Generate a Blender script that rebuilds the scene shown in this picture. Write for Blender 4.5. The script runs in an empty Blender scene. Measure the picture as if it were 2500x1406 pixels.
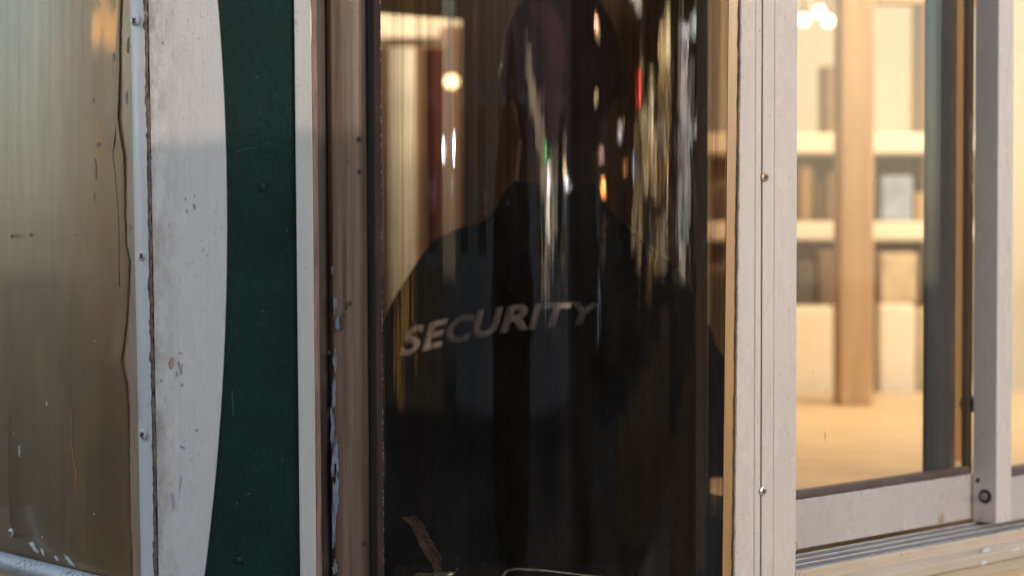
import bpy, bmesh, math, random
from mathutils import Vector, Matrix
from mathutils.bvhtree import BVHTree
random.seed(7)
R = math.radians
S = bpy.context.scene
COL = S.collection
# ------------------------------------------------------------------ camera
FPX, CX, CY = 5260.0, 1250.0, 703.0
CAM = Vector((0, -2.4, 1.5)); TILT = R(1.5)
cd = bpy.data.cameras.new('camera'); cam = bpy.data.objects.new('camera', cd); COL.objects.link(cam)
cam.location = CAM; cam.rotation_euler = (R(90) - TILT, 0, 0)
cd.sensor_width = 36; cd.lens = FPX / 2500 * 36; cd.clip_start = .05; cd.clip_end = 500
cd.dof.use_dof = True; cd.dof.focus_distance = 2.47; cd.dof.aperture_fstop = 3.0
S.camera = cam
# ------------------------------------------------------------------ world and sun
SUN_AZ, SUN_EL = R(37), R(10)            # azimuth measured from -y towards +x
W = bpy.data.worlds.new('World'); S.world = W; W.use_nodes = True
wn = W.node_tree; bg = wn.nodes['Background']
sky = wn.nodes.new('ShaderNodeTexSky'); sky.sky_type = 'NISHITA'; sky.sun_disc = False
sky.sun_elevation = SUN_EL; sky.sun_rotation = R(180) - SUN_AZ
sky.dust_density = 1.0; sky.ozone_density = 2.0
hs = wn.nodes.new('ShaderNodeHueSaturation'); hs.inputs['Saturation'].default_value = .62   # thin cloud greys the sky
wn.links.new(sky.outputs[0], hs.inputs['Color']); wn.links.new(hs.outputs[0], bg.inputs[0]); bg.inputs[1].default_value = .15
sl = bpy.data.lights.new('sun', 'SUN'); so = bpy.data.objects.new('sun', sl); COL.objects.link(so)
sl.energy = .40; sl.angle = R(.5); sl.color = (1, .80, .62)
sdir = Vector((math.sin(SUN_AZ) * math.cos(SUN_EL), -math.cos(SUN_AZ) * math.cos(SUN_EL), math.sin(SUN_EL)))
so.rotation_euler = sdir.to_track_quat('Z', 'Y').to_euler(); so.location = sdir * 20
S.view_settings.view_transform = 'Standard'; S.view_settings.look = 'None'
S.view_settings.gamma = 1; S.view_settings.use_curve_mapping = False
S.view_settings.exposure = 1.5
S.render.engine = 'CYCLES'
cy = S.cycles
cy.use_denoising = True; cy.max_bounces = 14; cy.transparent_max_bounces = 24; cy.glossy_bounces = 6
cy.diffuse_bounces = 4; cy.sample_clamp_indirect = 6; cy.caustics_reflective = False; cy.caustics_refractive = False
try: cy.denoiser = 'OPENIMAGEDENOISE'; cy.denoising_input_passes = 'RGB_ALBEDO_NORMAL'
except Exception: pass

# ------------------------------------------------------------------ picture measurements -> places
def ray(px, py):
    d = Vector(((px - CX) / FPX, 1, -(py - CY) / FPX))
    c, s = math.cos(TILT), math.sin(TILT)
    return Vector((d.x, d.y * c + d.z * s, -d.y * s + d.z * c))
def at(px, py, y):
    d = ray(px, py); t = (y - CAM.y) / d.y
    return CAM + d * t
def onplane(px, py, o, n):
    d = ray(px, py); t = (o - CAM).dot(n) / d.dot(n)
    return CAM + d * t
TAPER = .034                              # the front of the booth widens a little with height
def tp(x, z): return x * (1 + TAPER * (z - 1.5))
GR, GC = .336, Vector((0, .316))          # radius and centre (plan) of the bent bay glass
def refl(px, py, D):
    """the place D metres away that the bent glass mirrors at this spot of the picture"""
    d = ray(px, py).normalized(); p = CAM.xy - GC; v = d.xy
    a = v.dot(v); b = 2 * p.dot(v); c = p.dot(p) - GR * GR
    t = (-b - math.sqrt(b * b - 4 * a * c)) / (2 * a)
    h = CAM + d * t; n = Vector(((h.x - GC.x) / GR, (h.y - GC.y) / GR, 0))
    r = d - 2 * d.dot(n) * n
    return h + r * D

# ------------------------------------------------------------------ object helpers
def tag(o, label=None, cat=None, group=None, kind=None):
    if label: o['label'] = label
    if cat: o['category'] = cat
    if group: o['group'] = group
    if kind: o['kind'] = kind
    return o
def empty(name, loc, label, cat, group=None):
    o = bpy.data.objects.new(name, None); COL.objects.link(o); o.location = loc; o.empty_display_size = .05
    return tag(o, label, cat, group)
def link(name, me, mats, parent=None, smooth=False):
    for m in (mats if isinstance(mats, (list, tuple)) else [mats]): me.materials.append(m)
    o = bpy.data.objects.new(name, me); COL.objects.link(o)
    if smooth:
        for p in me.polygons: p.use_smooth = True
    if parent:
        o.parent = parent
        bpy.context.view_layer.update() if False else None
        o.matrix_parent_inverse = Matrix.Translation(parent.location).inverted() if parent.rotation_euler.to_quaternion().angle == 0 else parent.matrix_basis.inverted()
    return o
def obj(name, bm, mats, parent=None, smooth=False, bevel=0, seg=2):
    bmesh.ops.remove_doubles(bm, verts=bm.verts, dist=1e-6)
    bmesh.ops.recalc_face_normals(bm, faces=bm.faces)
    me = bpy.data.meshes.new(name); bm.to_mesh(me); bm.free()
    o = link(name, me, mats, parent, smooth)
    if bevel:
        m = o.modifiers.new('bevel', 'BEVEL'); m.width = bevel; m.segments = seg; m.limit_method = 'ANGLE'; m.angle_limit = R(35)
        for p in me.polygons: p.use_smooth = True
        m.harden_normals = True
    return o
def box(bm, a, b, mi=0):
    vs = [bm.verts.new((x, y, z)) for z in (a[2], b[2]) for y in (a[1], b[1]) for x in (a[0], b[0])]
    for f in ((0, 2, 3, 1), (4, 5, 7, 6), (0, 1, 5, 4), (2, 6, 7, 3), (0, 4, 6, 2), (1, 3, 7, 5)):
        bm.faces.new([vs[i] for i in f]).material_index = mi
def prism(bm, poly, z0, z1, lean=False, nz=1, mi=0):
    """poly: plan outline; extruded upright, optionally following the taper"""
    rings = []
    for k in range(nz + 1):
        z = z0 + (z1 - z0) * k / nz
        rings.append([bm.verts.new((tp(x, z) if lean else x, y, z)) for x, y in poly])
    n = len(poly)
    for a, b in zip(rings, rings[1:]):
        for i in range(n): bm.faces.new([a[i], a[(i + 1) % n], b[(i + 1) % n], b[i]]).material_index = mi
    bm.faces.new(rings[0]).material_index = mi; bm.faces.new(rings[-1]).material_index = mi
def along(bm, prof, o, u, n, t0, t1, nt=1, mi=0):
    """prof: (offset along n, z) outline; extruded along u from t0 to t1"""
    rings = []
    for k in range(nt + 1):
        t = t0 + (t1 - t0) * k / nt
        rings.append([bm.verts.new((o.x + u.x * t + n.x * a, o.y + u.y * t + n.y * a, z)) for a, z in prof])
    m = len(prof)
    for a, b in zip(rings, rings[1:]):
        for i in range(m): bm.faces.new([a[i], a[(i + 1) % m], b[(i + 1) % m], b[i]]).material_index = mi
    bm.faces.new(rings[0]).material_index = mi; bm.faces.new(rings[-1]).material_index = mi
def tube(bm, pts, r, seg=12, mi=0, caps=True):
    pts = [Vector(p) for p in pts]; rings = []
    up = Vector((0, 0, 1)); prev = None
    for i, p in enumerate(pts):
        d = (pts[min(i + 1, len(pts) - 1)] - pts[max(i - 1, 0)]).normalized()
        a = d.cross(up)
        if a.length < 1e-3: a = d.cross(Vector((1, 0, 0)))
        a.normalize()
        if prev and a.dot(prev) < 0: a = -a
        prev = a; b = d.cross(a)
        rr = r[i] if isinstance(r, (list, tuple)) else r
        rings.append([bm.verts.new(p + (a * math.cos(2 * math.pi * k / seg) + b * math.sin(2 * math.pi * k / seg)) * rr) for k in range(seg)])
    for a, b in zip(rings, rings[1:]):
        for k in range(seg): bm.faces.new([a[k], a[(k + 1) % seg], b[(k + 1) % seg], b[k]]).material_index = mi
    if caps: bm.faces.new(rings[0]).material_index = mi; bm.faces.new(rings[-1]).material_index = mi
def lathe(bm, prof, seg=24, M=Matrix(), mi=0):
    rings = []
    for r, z in prof:
        rings.append([bm.verts.new(M @ Vector((r * math.cos(2 * math.pi * k / seg), r * math.sin(2 * math.pi * k / seg), z))) for k in range(seg)])
    for a, b in zip(rings, rings[1:]):
        for k in range(seg): bm.faces.new([a[k], a[(k + 1) % seg], b[(k + 1) % seg], b[k]]).material_index = mi
    bm.faces.new(rings[0]).material_index = mi; bm.faces.new(rings[-1]).material_index = mi

# ------------------------------------------------------------------ materials
def mat(name):
    m = bpy.data.materials.new(name); m.use_nodes = True
    nt = m.node_tree; return m, nt, nt.nodes['Principled BSDF']
def N(nt, t, **kw):
    n = nt.nodes.new(t)
    for k, v in kw.items(): setattr(n, k, v)
    return n
def noise(nt, scale=(1, 1, 1), sc=5, detail=4, rough=.6, coord='Object'):
    tc = N(nt, 'ShaderNodeTexCoord'); mp = N(nt, 'ShaderNodeMapping'); mp.inputs['Scale'].default_value = scale
    nz = N(nt, 'ShaderNodeTexNoise'); nz.inputs['Scale'].default_value = sc; nz.inputs['Detail'].default_value = detail
    nz.inputs['Roughness'].default_value = rough
    nt.links.new(tc.outputs[coord], mp.inputs[0]); nt.links.new(mp.outputs[0], nz.inputs[0]); return nz.outputs[0]
def ramp(nt, fac, stops):
    r = N(nt, 'ShaderNodeValToRGB'); e = r.color_ramp.elements
    while len(e) < len(stops): e.new(.5)
    for q, (p, c) in zip(e, stops): q.position = p; q.color = (*c, 1) if len(c) == 3 else c
    nt.links.new(fac, r.inputs[0]); return r.outputs[0]
def mixc(nt, fac, a, b, mode='MIX'):
    m = N(nt, 'ShaderNodeMix', data_type='RGBA', blend_type=mode)
    for s, v in ((m.inputs[0], fac), (m.inputs[6], a), (m.inputs[7], b)):
        if isinstance(v, (int, float)): s.default_value = v
        elif isinstance(v, tuple): s.default_value = (*v, 1)
        else: nt.links.new(v, s)
    return m.outputs[2]
def bump(nt, h, strength, dist, prev=None):
    b = N(nt, 'ShaderNodeBump'); b.inputs['Strength'].default_value = strength; b.inputs['Distance'].default_value = dist
    nt.links.new(h, b.inputs['Height'])
    if prev: nt.links.new(prev, b.inputs['Normal'])
    return b.outputs[0]
def simple(name, c, rough=.5, metal=0, var=.15, sc=12, bstr=0, bd=.001, spec=.5, stretch=(1, 1, 1), coat=0):
    m, nt, p = mat(name)
    nz = noise(nt, stretch, sc)
    lo = tuple(max(0, v * (1 - var)) for v in c); hi = tuple(min(1, v * (1 + var)) for v in c)
    nt.links.new(ramp(nt, nz, [(.3, lo), (.7, hi)]), p.inputs['Base Color'])
    p.inputs['Roughness'].default_value = rough; p.inputs['Metallic'].default_value = metal
    p.inputs['Specular IOR Level'].default_value = spec; p.inputs['Coat Weight'].default_value = coat; p.inputs['Coat Roughness'].default_value = .2
    if bstr: nt.links.new(bump(nt, noise(nt, stretch, sc * 8), bstr, bd), p.inputs['Normal'])
    return m
def painted(name, c, dirt=(.25, .2, .15), rough=.32, amount=.5, orange=.25, edge=None, sv=(60, 60, 1.2), streak=True, speck=.64, coat=.0, metal=0.0):
    """old brushed paint: streaks of dirt, specks, small chips, orange peel"""
    m, nt, p = mat(name)
    big = ramp(nt, noise(nt, (1, 1, .35), 9, 5), [(.35, (0, 0, 0)), (.75, (1, 1, 1))])
    st = ramp(nt, noise(nt, sv, 6, 3), [(.45, (0, 0, 0)), (.8, (1, 1, 1))])
    sp = ramp(nt, noise(nt, (1, 1, .8), 190, 2, .5), [(speck, (0, 0, 0)), (speck + .05, (1, 1, 1))])
    msk = ramp(nt, noise(nt, (1, 1, .6), 14, 3), [(.45, (0, 0, 0)), (.6, (1, 1, 1))])
    base = mixc(nt, big, c, tuple(v * .90 for v in c))
    f1 = N(nt, 'ShaderNodeMath', operation='MULTIPLY'); nt.links.new(st, f1.inputs[0]); f1.inputs[1].default_value = .22 * amount
    base = mixc(nt, f1.outputs[0], base, dirt)
    f2 = N(nt, 'ShaderNodeMath', operation='MULTIPLY'); nt.links.new(sp, f2.inputs[0]); nt.links.new(msk, f2.inputs[1])
    f3 = N(nt, 'ShaderNodeMath', operation='MULTIPLY'); nt.links.new(f2.outputs[0], f3.inputs[0]); f3.inputs[1].default_value = .8 * amount
    base = mixc(nt, f3.outputs[0], base, dirt)
    if edge:                               # grime gathered beside a joint
        tc = N(nt, 'ShaderNodeTexCoord'); sx = N(nt, 'ShaderNodeSeparateXYZ'); nt.links.new(tc.outputs['Object'], sx.inputs[0])
        mr = N(nt, 'ShaderNodeMapRange', clamp=True); nt.links.new(sx.outputs[0], mr.inputs[0])
        mr.inputs[1].default_value = edge[0]; mr.inputs[2].default_value = edge[0] + edge[1]; mr.inputs[3].default_value = 1; mr.inputs[4].default_value = 0
        g1 = ramp(nt, noise(nt, (1, 1, .4), 60, 6, .75), [(.42, (0, 0, 0)), (.66, (1, 1, 1))])
        g2 = N(nt, 'ShaderNodeMath', operation='MULTIPLY'); nt.links.new(g1, g2.inputs[0]); nt.links.new(mr.outputs[0], g2.inputs[1])
        base = mixc(nt, g2.outputs[0], base, (.30, .25, .21))
    nt.links.new(base, p.inputs['Base Color'])
    rr = ramp(nt, noise(nt, (1, 1, .3), 20, 4), [(.3, (rough * .75,) * 3), (.7, (rough * 1.3,) * 3)])
    nt.links.new(rr, p.inputs['Roughness']); p.inputs['Metallic'].default_value = metal
    n1 = bump(nt, noise(nt, (1, 1, 1), 320, 2), orange, .0012)
    n2 = bump(nt, st, .12, .0008, n1)
    nt.links.new(n2, p.inputs['Normal']); p.inputs['Coat Weight'].default_value = coat
    return m
def emit(name, c, s, sampling='NONE'):
    m, nt, p = mat(name)
    p.inputs['Base Color'].default_value = (*[min(1, v) * .5 for v in c], 1)
    p.inputs['Emission Color'].default_value = (*c, 1); p.inputs['Emission Strength'].default_value = s
    m.cycles.emission_sampling = sampling
    return m
def glass(name, tint, f0=.045, rip=0., ripd=.0006, rough=.0, stretch=(1, 1, .02), dirt=0., f90=.9, sc=60, tv=.93):
    m, nt, p = mat(name); nt.nodes.remove(p)
    out = nt.nodes['Material Output']
    tr = N(nt, 'ShaderNodeBsdfTransparent')
    gl = N(nt, 'ShaderNodeBsdfGlossy'); gl.inputs['Roughness'].default_value = rough; gl.inputs['Color'].default_value = (1, 1, 1, 1)
    tc = ramp(nt, noise(nt, (1, 1, .012), 75, 4, .7), [(.36, tuple(v * tv for v in tint)), (.56, tint)])
    nt.links.new(tc, tr.inputs[0])
    lw = N(nt, 'ShaderNodeLayerWeight'); lw.inputs[0].default_value = .5
    pw = N(nt, 'ShaderNodeMath', operation='POWER'); nt.links.new(lw.outputs['Facing'], pw.inputs[0]); pw.inputs[1].default_value = 5
    ma = N(nt, 'ShaderNodeMath', operation='MULTIPLY_ADD'); nt.links.new(pw.outputs[0], ma.inputs[0]); ma.inputs[1].default_value = f90; ma.inputs[2].default_value = f0
    if rip:
        b = bump(nt, noise(nt, stretch, sc, 3, .55), rip, ripd); nt.links.new(b, gl.inputs['Normal'])
    mx = N(nt, 'ShaderNodeMixShader'); nt.links.new(ma.outputs[0], mx.inputs[0]); nt.links.new(tr.outputs[0], mx.inputs[1]); nt.links.new(gl.outputs[0], mx.inputs[2])
    res = mx.outputs[0]
    if dirt:
        df = N(nt, 'ShaderNodeBsdfDiffuse'); df.inputs[0].default_value = (.6, .57, .52, 1)
        a = ramp(nt, noise(nt, (1, 1, .5), 16, 5), [(.4, (dirt * .25,) * 3), (.8, (dirt,) * 3)])
        s2 = ramp(nt, noise(nt, (1, 1, .7), 230, 1), [(.74, (0, 0, 0)), (.77, (.5, .5, .5))])
        ad = N(nt, 'ShaderNodeMath', operation='ADD'); nt.links.new(a, ad.inputs[0])
        mm = N(nt, 'ShaderNodeMath', operation='MULTIPLY'); nt.links.new(s2, mm.inputs[0]); mm.inputs[1].default_value = dirt * 6; nt.links.new(mm.outputs[0], ad.inputs[1])
        m2 = N(nt, 'ShaderNodeMixShader'); nt.links.new(ad.outputs[0], m2.inputs[0]); nt.links.new(res, m2.inputs[1]); nt.links.new(df.outputs[0], m2.inputs[2]); res = m2.outputs[0]
    nt.links.new(res, out.inputs[0])
    return m

M_white = painted('white_paint', (.64, .635, .62), rough=.30, amount=.5, orange=.22, edge=(-.403, .035))
M_trim = painted('trim_paint', (.70, .70, .71), rough=.34, amount=.45, orange=.12)
M_strip = painted('cream_strip_paint', (.60, .59, .56), rough=.5, amount=.5, orange=.1)
M_alu = painted('painted_aluminium', (.63, .58, .545), rough=.27, amount=.55, orange=.08, dirt=(.38, .28, .2))
M_alu2 = painted('anodised_rail', (.61, .57, .555), rough=.28, amount=.5, orange=.06, dirt=(.34, .26, .2), metal=.25, sv=(1.5, 1.5, 50))
M_track = painted('track_aluminium', (.42, .43, .46), rough=.34, amount=1.2, orange=.15, dirt=(.16, .12, .09), metal=.4, sv=(2, 2, 50))
M_ribf = painted('shaded_rib_face', (.25, .27, .31), rough=.4, amount=1.2, orange=.1, dirt=(.12, .09, .07), metal=.3, sv=(2, 2, 50))  # darker aluminium: shade on the rib fronts put into the colour
M_ledge = painted('ledge_paint', (.55, .46, .36), rough=.4, amount=1.2, orange=.2, dirt=(.25, .17, .11), sv=(2, 2, 50))
M_wall = painted('beige_wall_paint', (.62, .50, .34), rough=.5, amount=.5)
M_tube = painted('tube_paint', (.52, .58, .62), rough=.35, amount=1.8, orange=.5, dirt=(.2, .2, .22), speck=.56)
M_caulk = simple('old_caulk', (.17, .135, .115), .9, var=.6, sc=120, bstr=1, bd=.002)
M_seam = simple('dark_seam', (.035, .022, .022), .9, var=.4, sc=60)
M_rust = simple('reddish_wood', (.27, .165, .125), .7, var=.45, sc=40, bstr=.5, bd=.001, stretch=(4, 4, .4))
M_gasket = simple('brown_gasket', (.085, .055, .045), .6, var=.35, sc=40, bstr=.3)
M_dark = simple('dark_channel', (.022, .016, .013), .55, var=.4, sc=30)
M_black = simple('black_rubber', (.008, .008, .009), .5, var=.3)
M_screw = simple('screw_metal', (.62, .60, .60), .35, metal=.5, var=.25, sc=150)
M_brass = simple('brass_rivet', (.5, .36, .24), .4, metal=.4, var=.3, sc=150)
M_chrome = simple('chrome', (.7, .78, .82), .12, metal=1, var=.05)
M_slate = simple('slate_stile', (.035, .045, .065), .35, var=.25, sc=10, stretch=(1, 1, .1))
M_cream = simple('cream_wall', (.76, .67, .52), .6, var=.12, sc=3)
M_shelf = simple('cream_shelf', (.82, .74, .6), .5, var=.08, sc=5)
M_tanwood = simple('tan_wood', (.48, .335, .20), .5, var=.2, sc=6, stretch=(6, 6, .5))
M_counter = simple('counter_board', (.64, .49, .32), .45, var=.16, sc=7, stretch=(1, 6, 1))
M_booth = simple('booth_lining', (.33, .27, .17), .6, var=.3, sc=5, stretch=(6, 6, .3))
M_floor = simple('booth_floor', (.12, .1, .08), .7)
M_asph = simple('asphalt', (.05, .05, .052), .85, var=.3, sc=30, bstr=.6, bd=.004)
M_slab = simple('pavement', (.24, .23, .22), .8, var=.2, sc=9, bstr=.3)

# green, slightly fibrous and rough
def mk_green():
    m, nt, p = mat('green_coating')
    a = noise(nt, (1, 1, .8), 260, 5, .7); b = noise(nt, (1, 1, 1), 11, 4)
    c = ramp(nt, a, [(.3, (.0012, .012, .010)), (.55, (.0022, .025, .0195)), (.8, (.008, .052, .040))])
    d = ramp(nt, b, [(.3, (.6, .6, .6)), (.7, (1.2, 1.2, 1.2))])
    nt.links.new(mixc(nt, 1, c, d, 'MULTIPLY'), p.inputs['Base Color'])
    p.inputs['Roughness'].default_value = .62; p.inputs['Specular IOR Level'].default_value = .28
    nt.links.new(bump(nt, a, .5, .0012), p.inputs['Normal']); return m
M_green = mk_green()
# bronze tinted film on the left pane, brushed and greasy
def mk_film():
    m, nt, p = mat('bronze_film')
    a = noise(nt, (25, 25, 1.0), 4, 5, .6); b = noise(nt, (1, 1, .45), 12, 5); s = noise(nt, (1, 1, .6), 120, 2)
    c = ramp(nt, a, [(.25, (.165, .096, .038)), (.75, (.190, .114, .046))])
    d = ramp(nt, b, [(.32, (.6, .6, .62)), (.62, (1, 1, 1))])
    c = mixc(nt, 1, c, d, 'MULTIPLY')
    sp = ramp(nt, s, [(.70, (0, 0, 0)), (.76, (.6, .6, .6))])
    nt.links.new(mixc(nt, sp, c, (.10, .085, .07)), p.inputs['Base Color'])
    p.inputs['Metallic'].default_value = .45
    nt.links.new(ramp(nt, a, [(.3, (.34,) * 3), (.7, (.44,) * 3)]), p.inputs['Roughness'])
    n1 = bump(nt, a, .02, .001); nt.links.new(bump(nt, b, .08, .004, n1), p.inputs['Normal'])
    p.inputs['Specular IOR Level'].default_value = .2; p.inputs['Coat Weight'].default_value = .22; p.inputs['Coat Roughness'].default_value = .07
    n3 = bump(nt, noise(nt, (20, 20, 4), 8, 3), .03, .0006); nt.links.new(n3, p.inputs['Coat Normal'])
    return m
M_film = mk_film()
M_amber = simple('amber_pane_edge', (.36, .25, .15), .3, var=.25, sc=25, stretch=(3, 3, .5))
M_jamb = simple('brown_jamb', (.20, .143, .10), .42, var=.45, sc=7, stretch=(18, 18, .35), bstr=.2)
M_gold = simple('lit_glass_edge', (.36, .20, .06), .35, var=.22, sc=14, stretch=(6, 6, .35), coat=.3)  # glow of the glass edge, lit from inside, put into the colour
M_glass = glass('bent_tinted_glass', (.75, .69, .63), f0=.036, rip=.4, ripd=.0002, dirt=.012, sc=130, tv=.70)
M_clear = glass('clear_pane', (.97, .95, .90), f0=.045, dirt=.02, tv=1.)
M_jacket = simple('black_jacket', (.014, .014, .019), .95, spec=.0, var=.3, sc=60, bstr=.4, bd=.002)
def wrinkle(m):
    nt = m.node_tree; p = nt.nodes['Principled BSDF']
    nt.links.new(bump(nt, noise(nt, (1, 1, .45), 9, 4), 1, .05), p.inputs['Normal'])
wrinkle(M_jacket)
M_print = simple('reflective_print', (.80, .84, .98), .6, var=.05)
M_skin = simple('skin', (.10, .055, .042), .5, var=.1)
M_cap = simple('maroon_cap', (.17, .075, .10), .8, var=.2)
M_cloth = simple('dark_trousers', (.015, .015, .02), .85, var=.2)
M_chip = simple('bare_chip', (.42, .28, .2), .6, var=.2, sc=200)
M_scuff = simple('grey_scuff', (.25, .235, .235), .7, var=.4, sc=300)
M_blob = simple('white_paint_blob', (.62, .66, .7), .5, var=.15, sc=100, bstr=.6)
M_bluep = simple('blue_paint_smear', (.20, .25, .33), .5, var=.4, sc=60, bstr=.6)
M_scratch = simple('orange_scratch', (.55, .28, .10), .5)

# ================================================================== SETTING
ZB, ZT = .92, 2.5                        # lower and upper limit of the glazed belt
bm = bmesh.new(); box(bm, (-60, -60, -.2), (60, 60, 0)); tag(obj('ground', bm, M_asph), kind='structure')
bm = bmesh.new(); box(bm, (-4.5, -3.4, .0), (9, 8, .12)); tag(obj('pavement', bm, M_slab), kind='structure')

# ================================================================== THE BOOTH
booth = empty('security_booth', (0, 0, .12), 'white and dark green security booth with bent tinted bay window and cracked seams', 'booth')
# ---- plan points of the left half
def pl(px, y): 
    v = at(px, 703, y); return (v.x, y)
E = Vector((*pl(337, .035), 0))            # where the left pane meets its trim
ul = Vector((-math.cos(R(50)), math.sin(R(50)), 0)); nl = Vector((-math.sin(R(50)), -math.cos(R(50)), 0))
# screws
def screw(parent, p, n, r=.0052, m=None, cross=True, name='screw', rot=.2, h=.0022):
    q = Vector(n).to_track_quat('Z', 'Y').to_matrix().to_4x4(); Mx = Matrix.Translation(p) @ q @ Matrix.Rotation(rot, 4, 'Z')
    bm = bmesh.new(); lathe(bm, [(r * .9, -.002), (r, 0), (r, h * .35), (r * .86, h * .75), (r * .55, h), (.0001, h * 1.05)], 24, Mx)
    if cross:
        for a, b in ((r * .62, r * .15), (r * .15, r * .62)):
            c = [Mx @ Vector((sx * a, sy * b, zz)) for zz in (h * .7, h * 1.14) for sx, sy in ((-1, -1), (1, -1), (1, 1), (-1, 1))]
            v = [bm.verts.new(k) for k in c]
            for f in ((0, 3, 2, 1), (4, 5, 6, 7), (0, 1, 5, 4), (1, 2, 6, 5), (2, 3, 7, 6), (3, 0, 4, 7)):
                bm.faces.new([v[i] for i in f]).material_index = 1
    return obj(name, bm, [m or M_screw, M_black], parent, smooth=False)

# left trim: slim upright with its own slight turn
poly = [pl(329, .030), pl(345, .012), pl(362, .001), (pl(362, .001)[0], .03), (pl(335, .05)[0], .05)]
bm = bmesh.new(); prism(bm, poly, ZB, ZT, True, 12)
trim = obj('trim', bm, M_trim, booth, bevel=.0016, seg=3)
# cracked caulk: lumpy strand
bm = bmesh.new(); pts = []; rr = []
for k in range(261):
    z = ZB + (ZT - ZB) * k / 260; x0 = pl(366.5, .003)[0]
    pts.append((tp(x0, z) + random.uniform(-.0005, .0005) + .0005 * math.sin(z * 21), .0035 + random.uniform(-.0012, .0012), z)); rr.append(.0027 * random.uniform(.55, 1.3))
tube(bm, pts, rr, 8); obj('caulk', bm, M_caulk, booth, smooth=True)
bm = bmesh.new(); prism(bm, [pl(359, .009), pl(377, .009), pl(377, .014), pl(359, .014)], ZB, ZT, True, 1); obj('seam', bm, M_seam, booth)
# white panel with a bulging edge
def bulge(z):
    s = (z - 1.486) / .323                 # -1..1 over the picture height
    return at(553.5 - 38 * s * s + 7 * s, 703, 0).x - .0
bm = bmesh.new(); nz = 90; A = []; B = []
for k in range(nz + 1):
    z = ZB + (ZT - ZB) * k / nz
    # measured edge already holds the lean, so only the left side is tapered
    xl = tp(pl(373, .003)[0], z); xr = bulge(z)
    row = [bm.verts.new((xl + (xr - xl) * j / 8, .003 - .003 * (j / 8), z)) for j in range(9)]
    row2 = [bm.verts.new((xl + (xr - xl) * j / 8, .0065, z)) for j in range(9)]
    A.append(row); B.append(row2)
for k in range(nz):
    for j in range(8):
        bm.faces.new([A[k][j], A[k][j + 1], A[k + 1][j + 1], A[k + 1][j]]); bm.faces.new([B[k][j], B[k + 1][j], B[k + 1][j + 1], B[k][j + 1]])
    bm.faces.new([A[k][8], B[k][8], B[k + 1][8], A[k + 1][8]]); bm.faces.new([A[k][0], A[k + 1][0], B[k + 1][0], B[k][0]])
for k in (0, nz):
    for j in range(8): bm.faces.new([A[k][j], B[k][j], B[k][j + 1], A[k][j + 1]])
wp = obj('white_panel', bm, M_white, booth, bevel=.0008)
# green panel
bm = bmesh.new(); prism(bm, [pl(470, .007), pl(725, .007), pl(725, .02), pl(470, .02)], ZB, ZT, True, 1)
gp = obj('green_panel', bm, M_green, booth)
# cream strip and reddish wood edge
bm = bmesh.new(); prism(bm, [pl(724, .001), pl(764.5, .001), pl(764.5, .02), pl(724, .02)], ZB, ZT, True, 8)
st = obj('cream_strip', bm, M_strip, booth, bevel=.001)
bm = bmesh.new(); prism(bm, [pl(765.2, .004), pl(778, .006), pl(778, .05), pl(765.2, .05)], ZB, ZT, True, 8)
obj('wood_edge', bm, M_rust, booth, bevel=.001)
# recessed jamb behind the glass edge
bm = bmesh.new(); prism(bm, [pl(777, .055), pl(803, .062), pl(803, .075), pl(777, .075)], ZB, ZT, True, 1); obj('channel', bm, simple('brown_channel', (.055, .04, .03), .5, var=.6, sc=8, stretch=(20, 20, .3)), booth)
poly = [pl(802, .058), pl(812, .050), pl(835, .046), pl(868, .047), pl(888, .050), pl(897, .056), pl(897, .09), pl(802, .09)]
bm = bmesh.new(); prism(bm, poly, ZB, ZT, True, 6); jamb = obj('jamb', bm, M_jamb, booth, bevel=.002)
bm = bmesh.new(); prism(bm, [pl(892, .062), pl(932, .062), pl(932, .10), pl(892, .10)], ZB, ZT, True, 1); obj('jamb_seal', bm, simple('seal_brown', (.045, .035, .032), .4, var=.5, sc=8, stretch=(20, 20, .3)), booth)
bm = bmesh.new(); prism(bm, [pl(916, .036), pl(933, .034), pl(933, .048), pl(916, .048)], ZB, ZT, True, 6); obj('glass_bead', bm, simple('reddish_bead', (.10, .055, .045), .45, var=.4, sc=30, stretch=(3, 3, .4)), booth, bevel=.001)

# ---- bent glass: full curve from jamb to amber edge strip
bm = bmesh.new()
a0 = math.asin(at(935, 703, .032).x / GR); a1 = math.asin(.2475 / GR); na = 96; nz = 6; O1 = []; I1 = []
for k in range(nz + 1):
    z = ZB + (ZT - ZB) * k / nz
    ro = []; ri = []
    for j in range(na + 1):
        a = a0 + (a1 - a0) * j / na
        for arr, rad in ((ro, GR), (ri, GR - .005)):
            arr.append(bm.verts.new((tp(GC.x + rad * math.sin(a), z), GC.y - rad * math.cos(a), z)))
    O1.append(ro); I1.append(ri)
for k in range(nz):
    for j in range(na):
        bm.faces.new([O1[k][j], O1[k][j + 1], O1[k + 1][j + 1], O1[k + 1][j]]); bm.faces.new([I1[k][j], I1[k + 1][j], I1[k + 1][j + 1], I1[k][j + 1]])
    bm.faces.new([O1[k][0], O1[k + 1][0], I1[k + 1][0], I1[k][0]]); bm.faces.new([O1[k][na], I1[k][na], I1[k + 1][na], O1[k + 1][na]])
gl = obj('bent_glass', bm, M_glass, booth, smooth=True)
gl.data.set_sharp_from_angle(angle=R(40))
# chipped edge of the glass: pale flecks
bm = bmesh.new()
for k in range(110):
    z = random.uniform(1.1, 1.9); s = random.uniform(.0002, .0007)
    x = tp(GR * math.sin(a0), z) - .0002; y = GC.y - GR * math.cos(a0)
    box(bm, (x - s * .5, y - .0015, z - s * 2), (x + s * .5, y - .0003, z + s * 2))
e_ = obj('glass_edge_chip', bm, simple('pale_chip', (.5, .4, .33), .5), booth); e_['kind'] = 'stuff'
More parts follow.
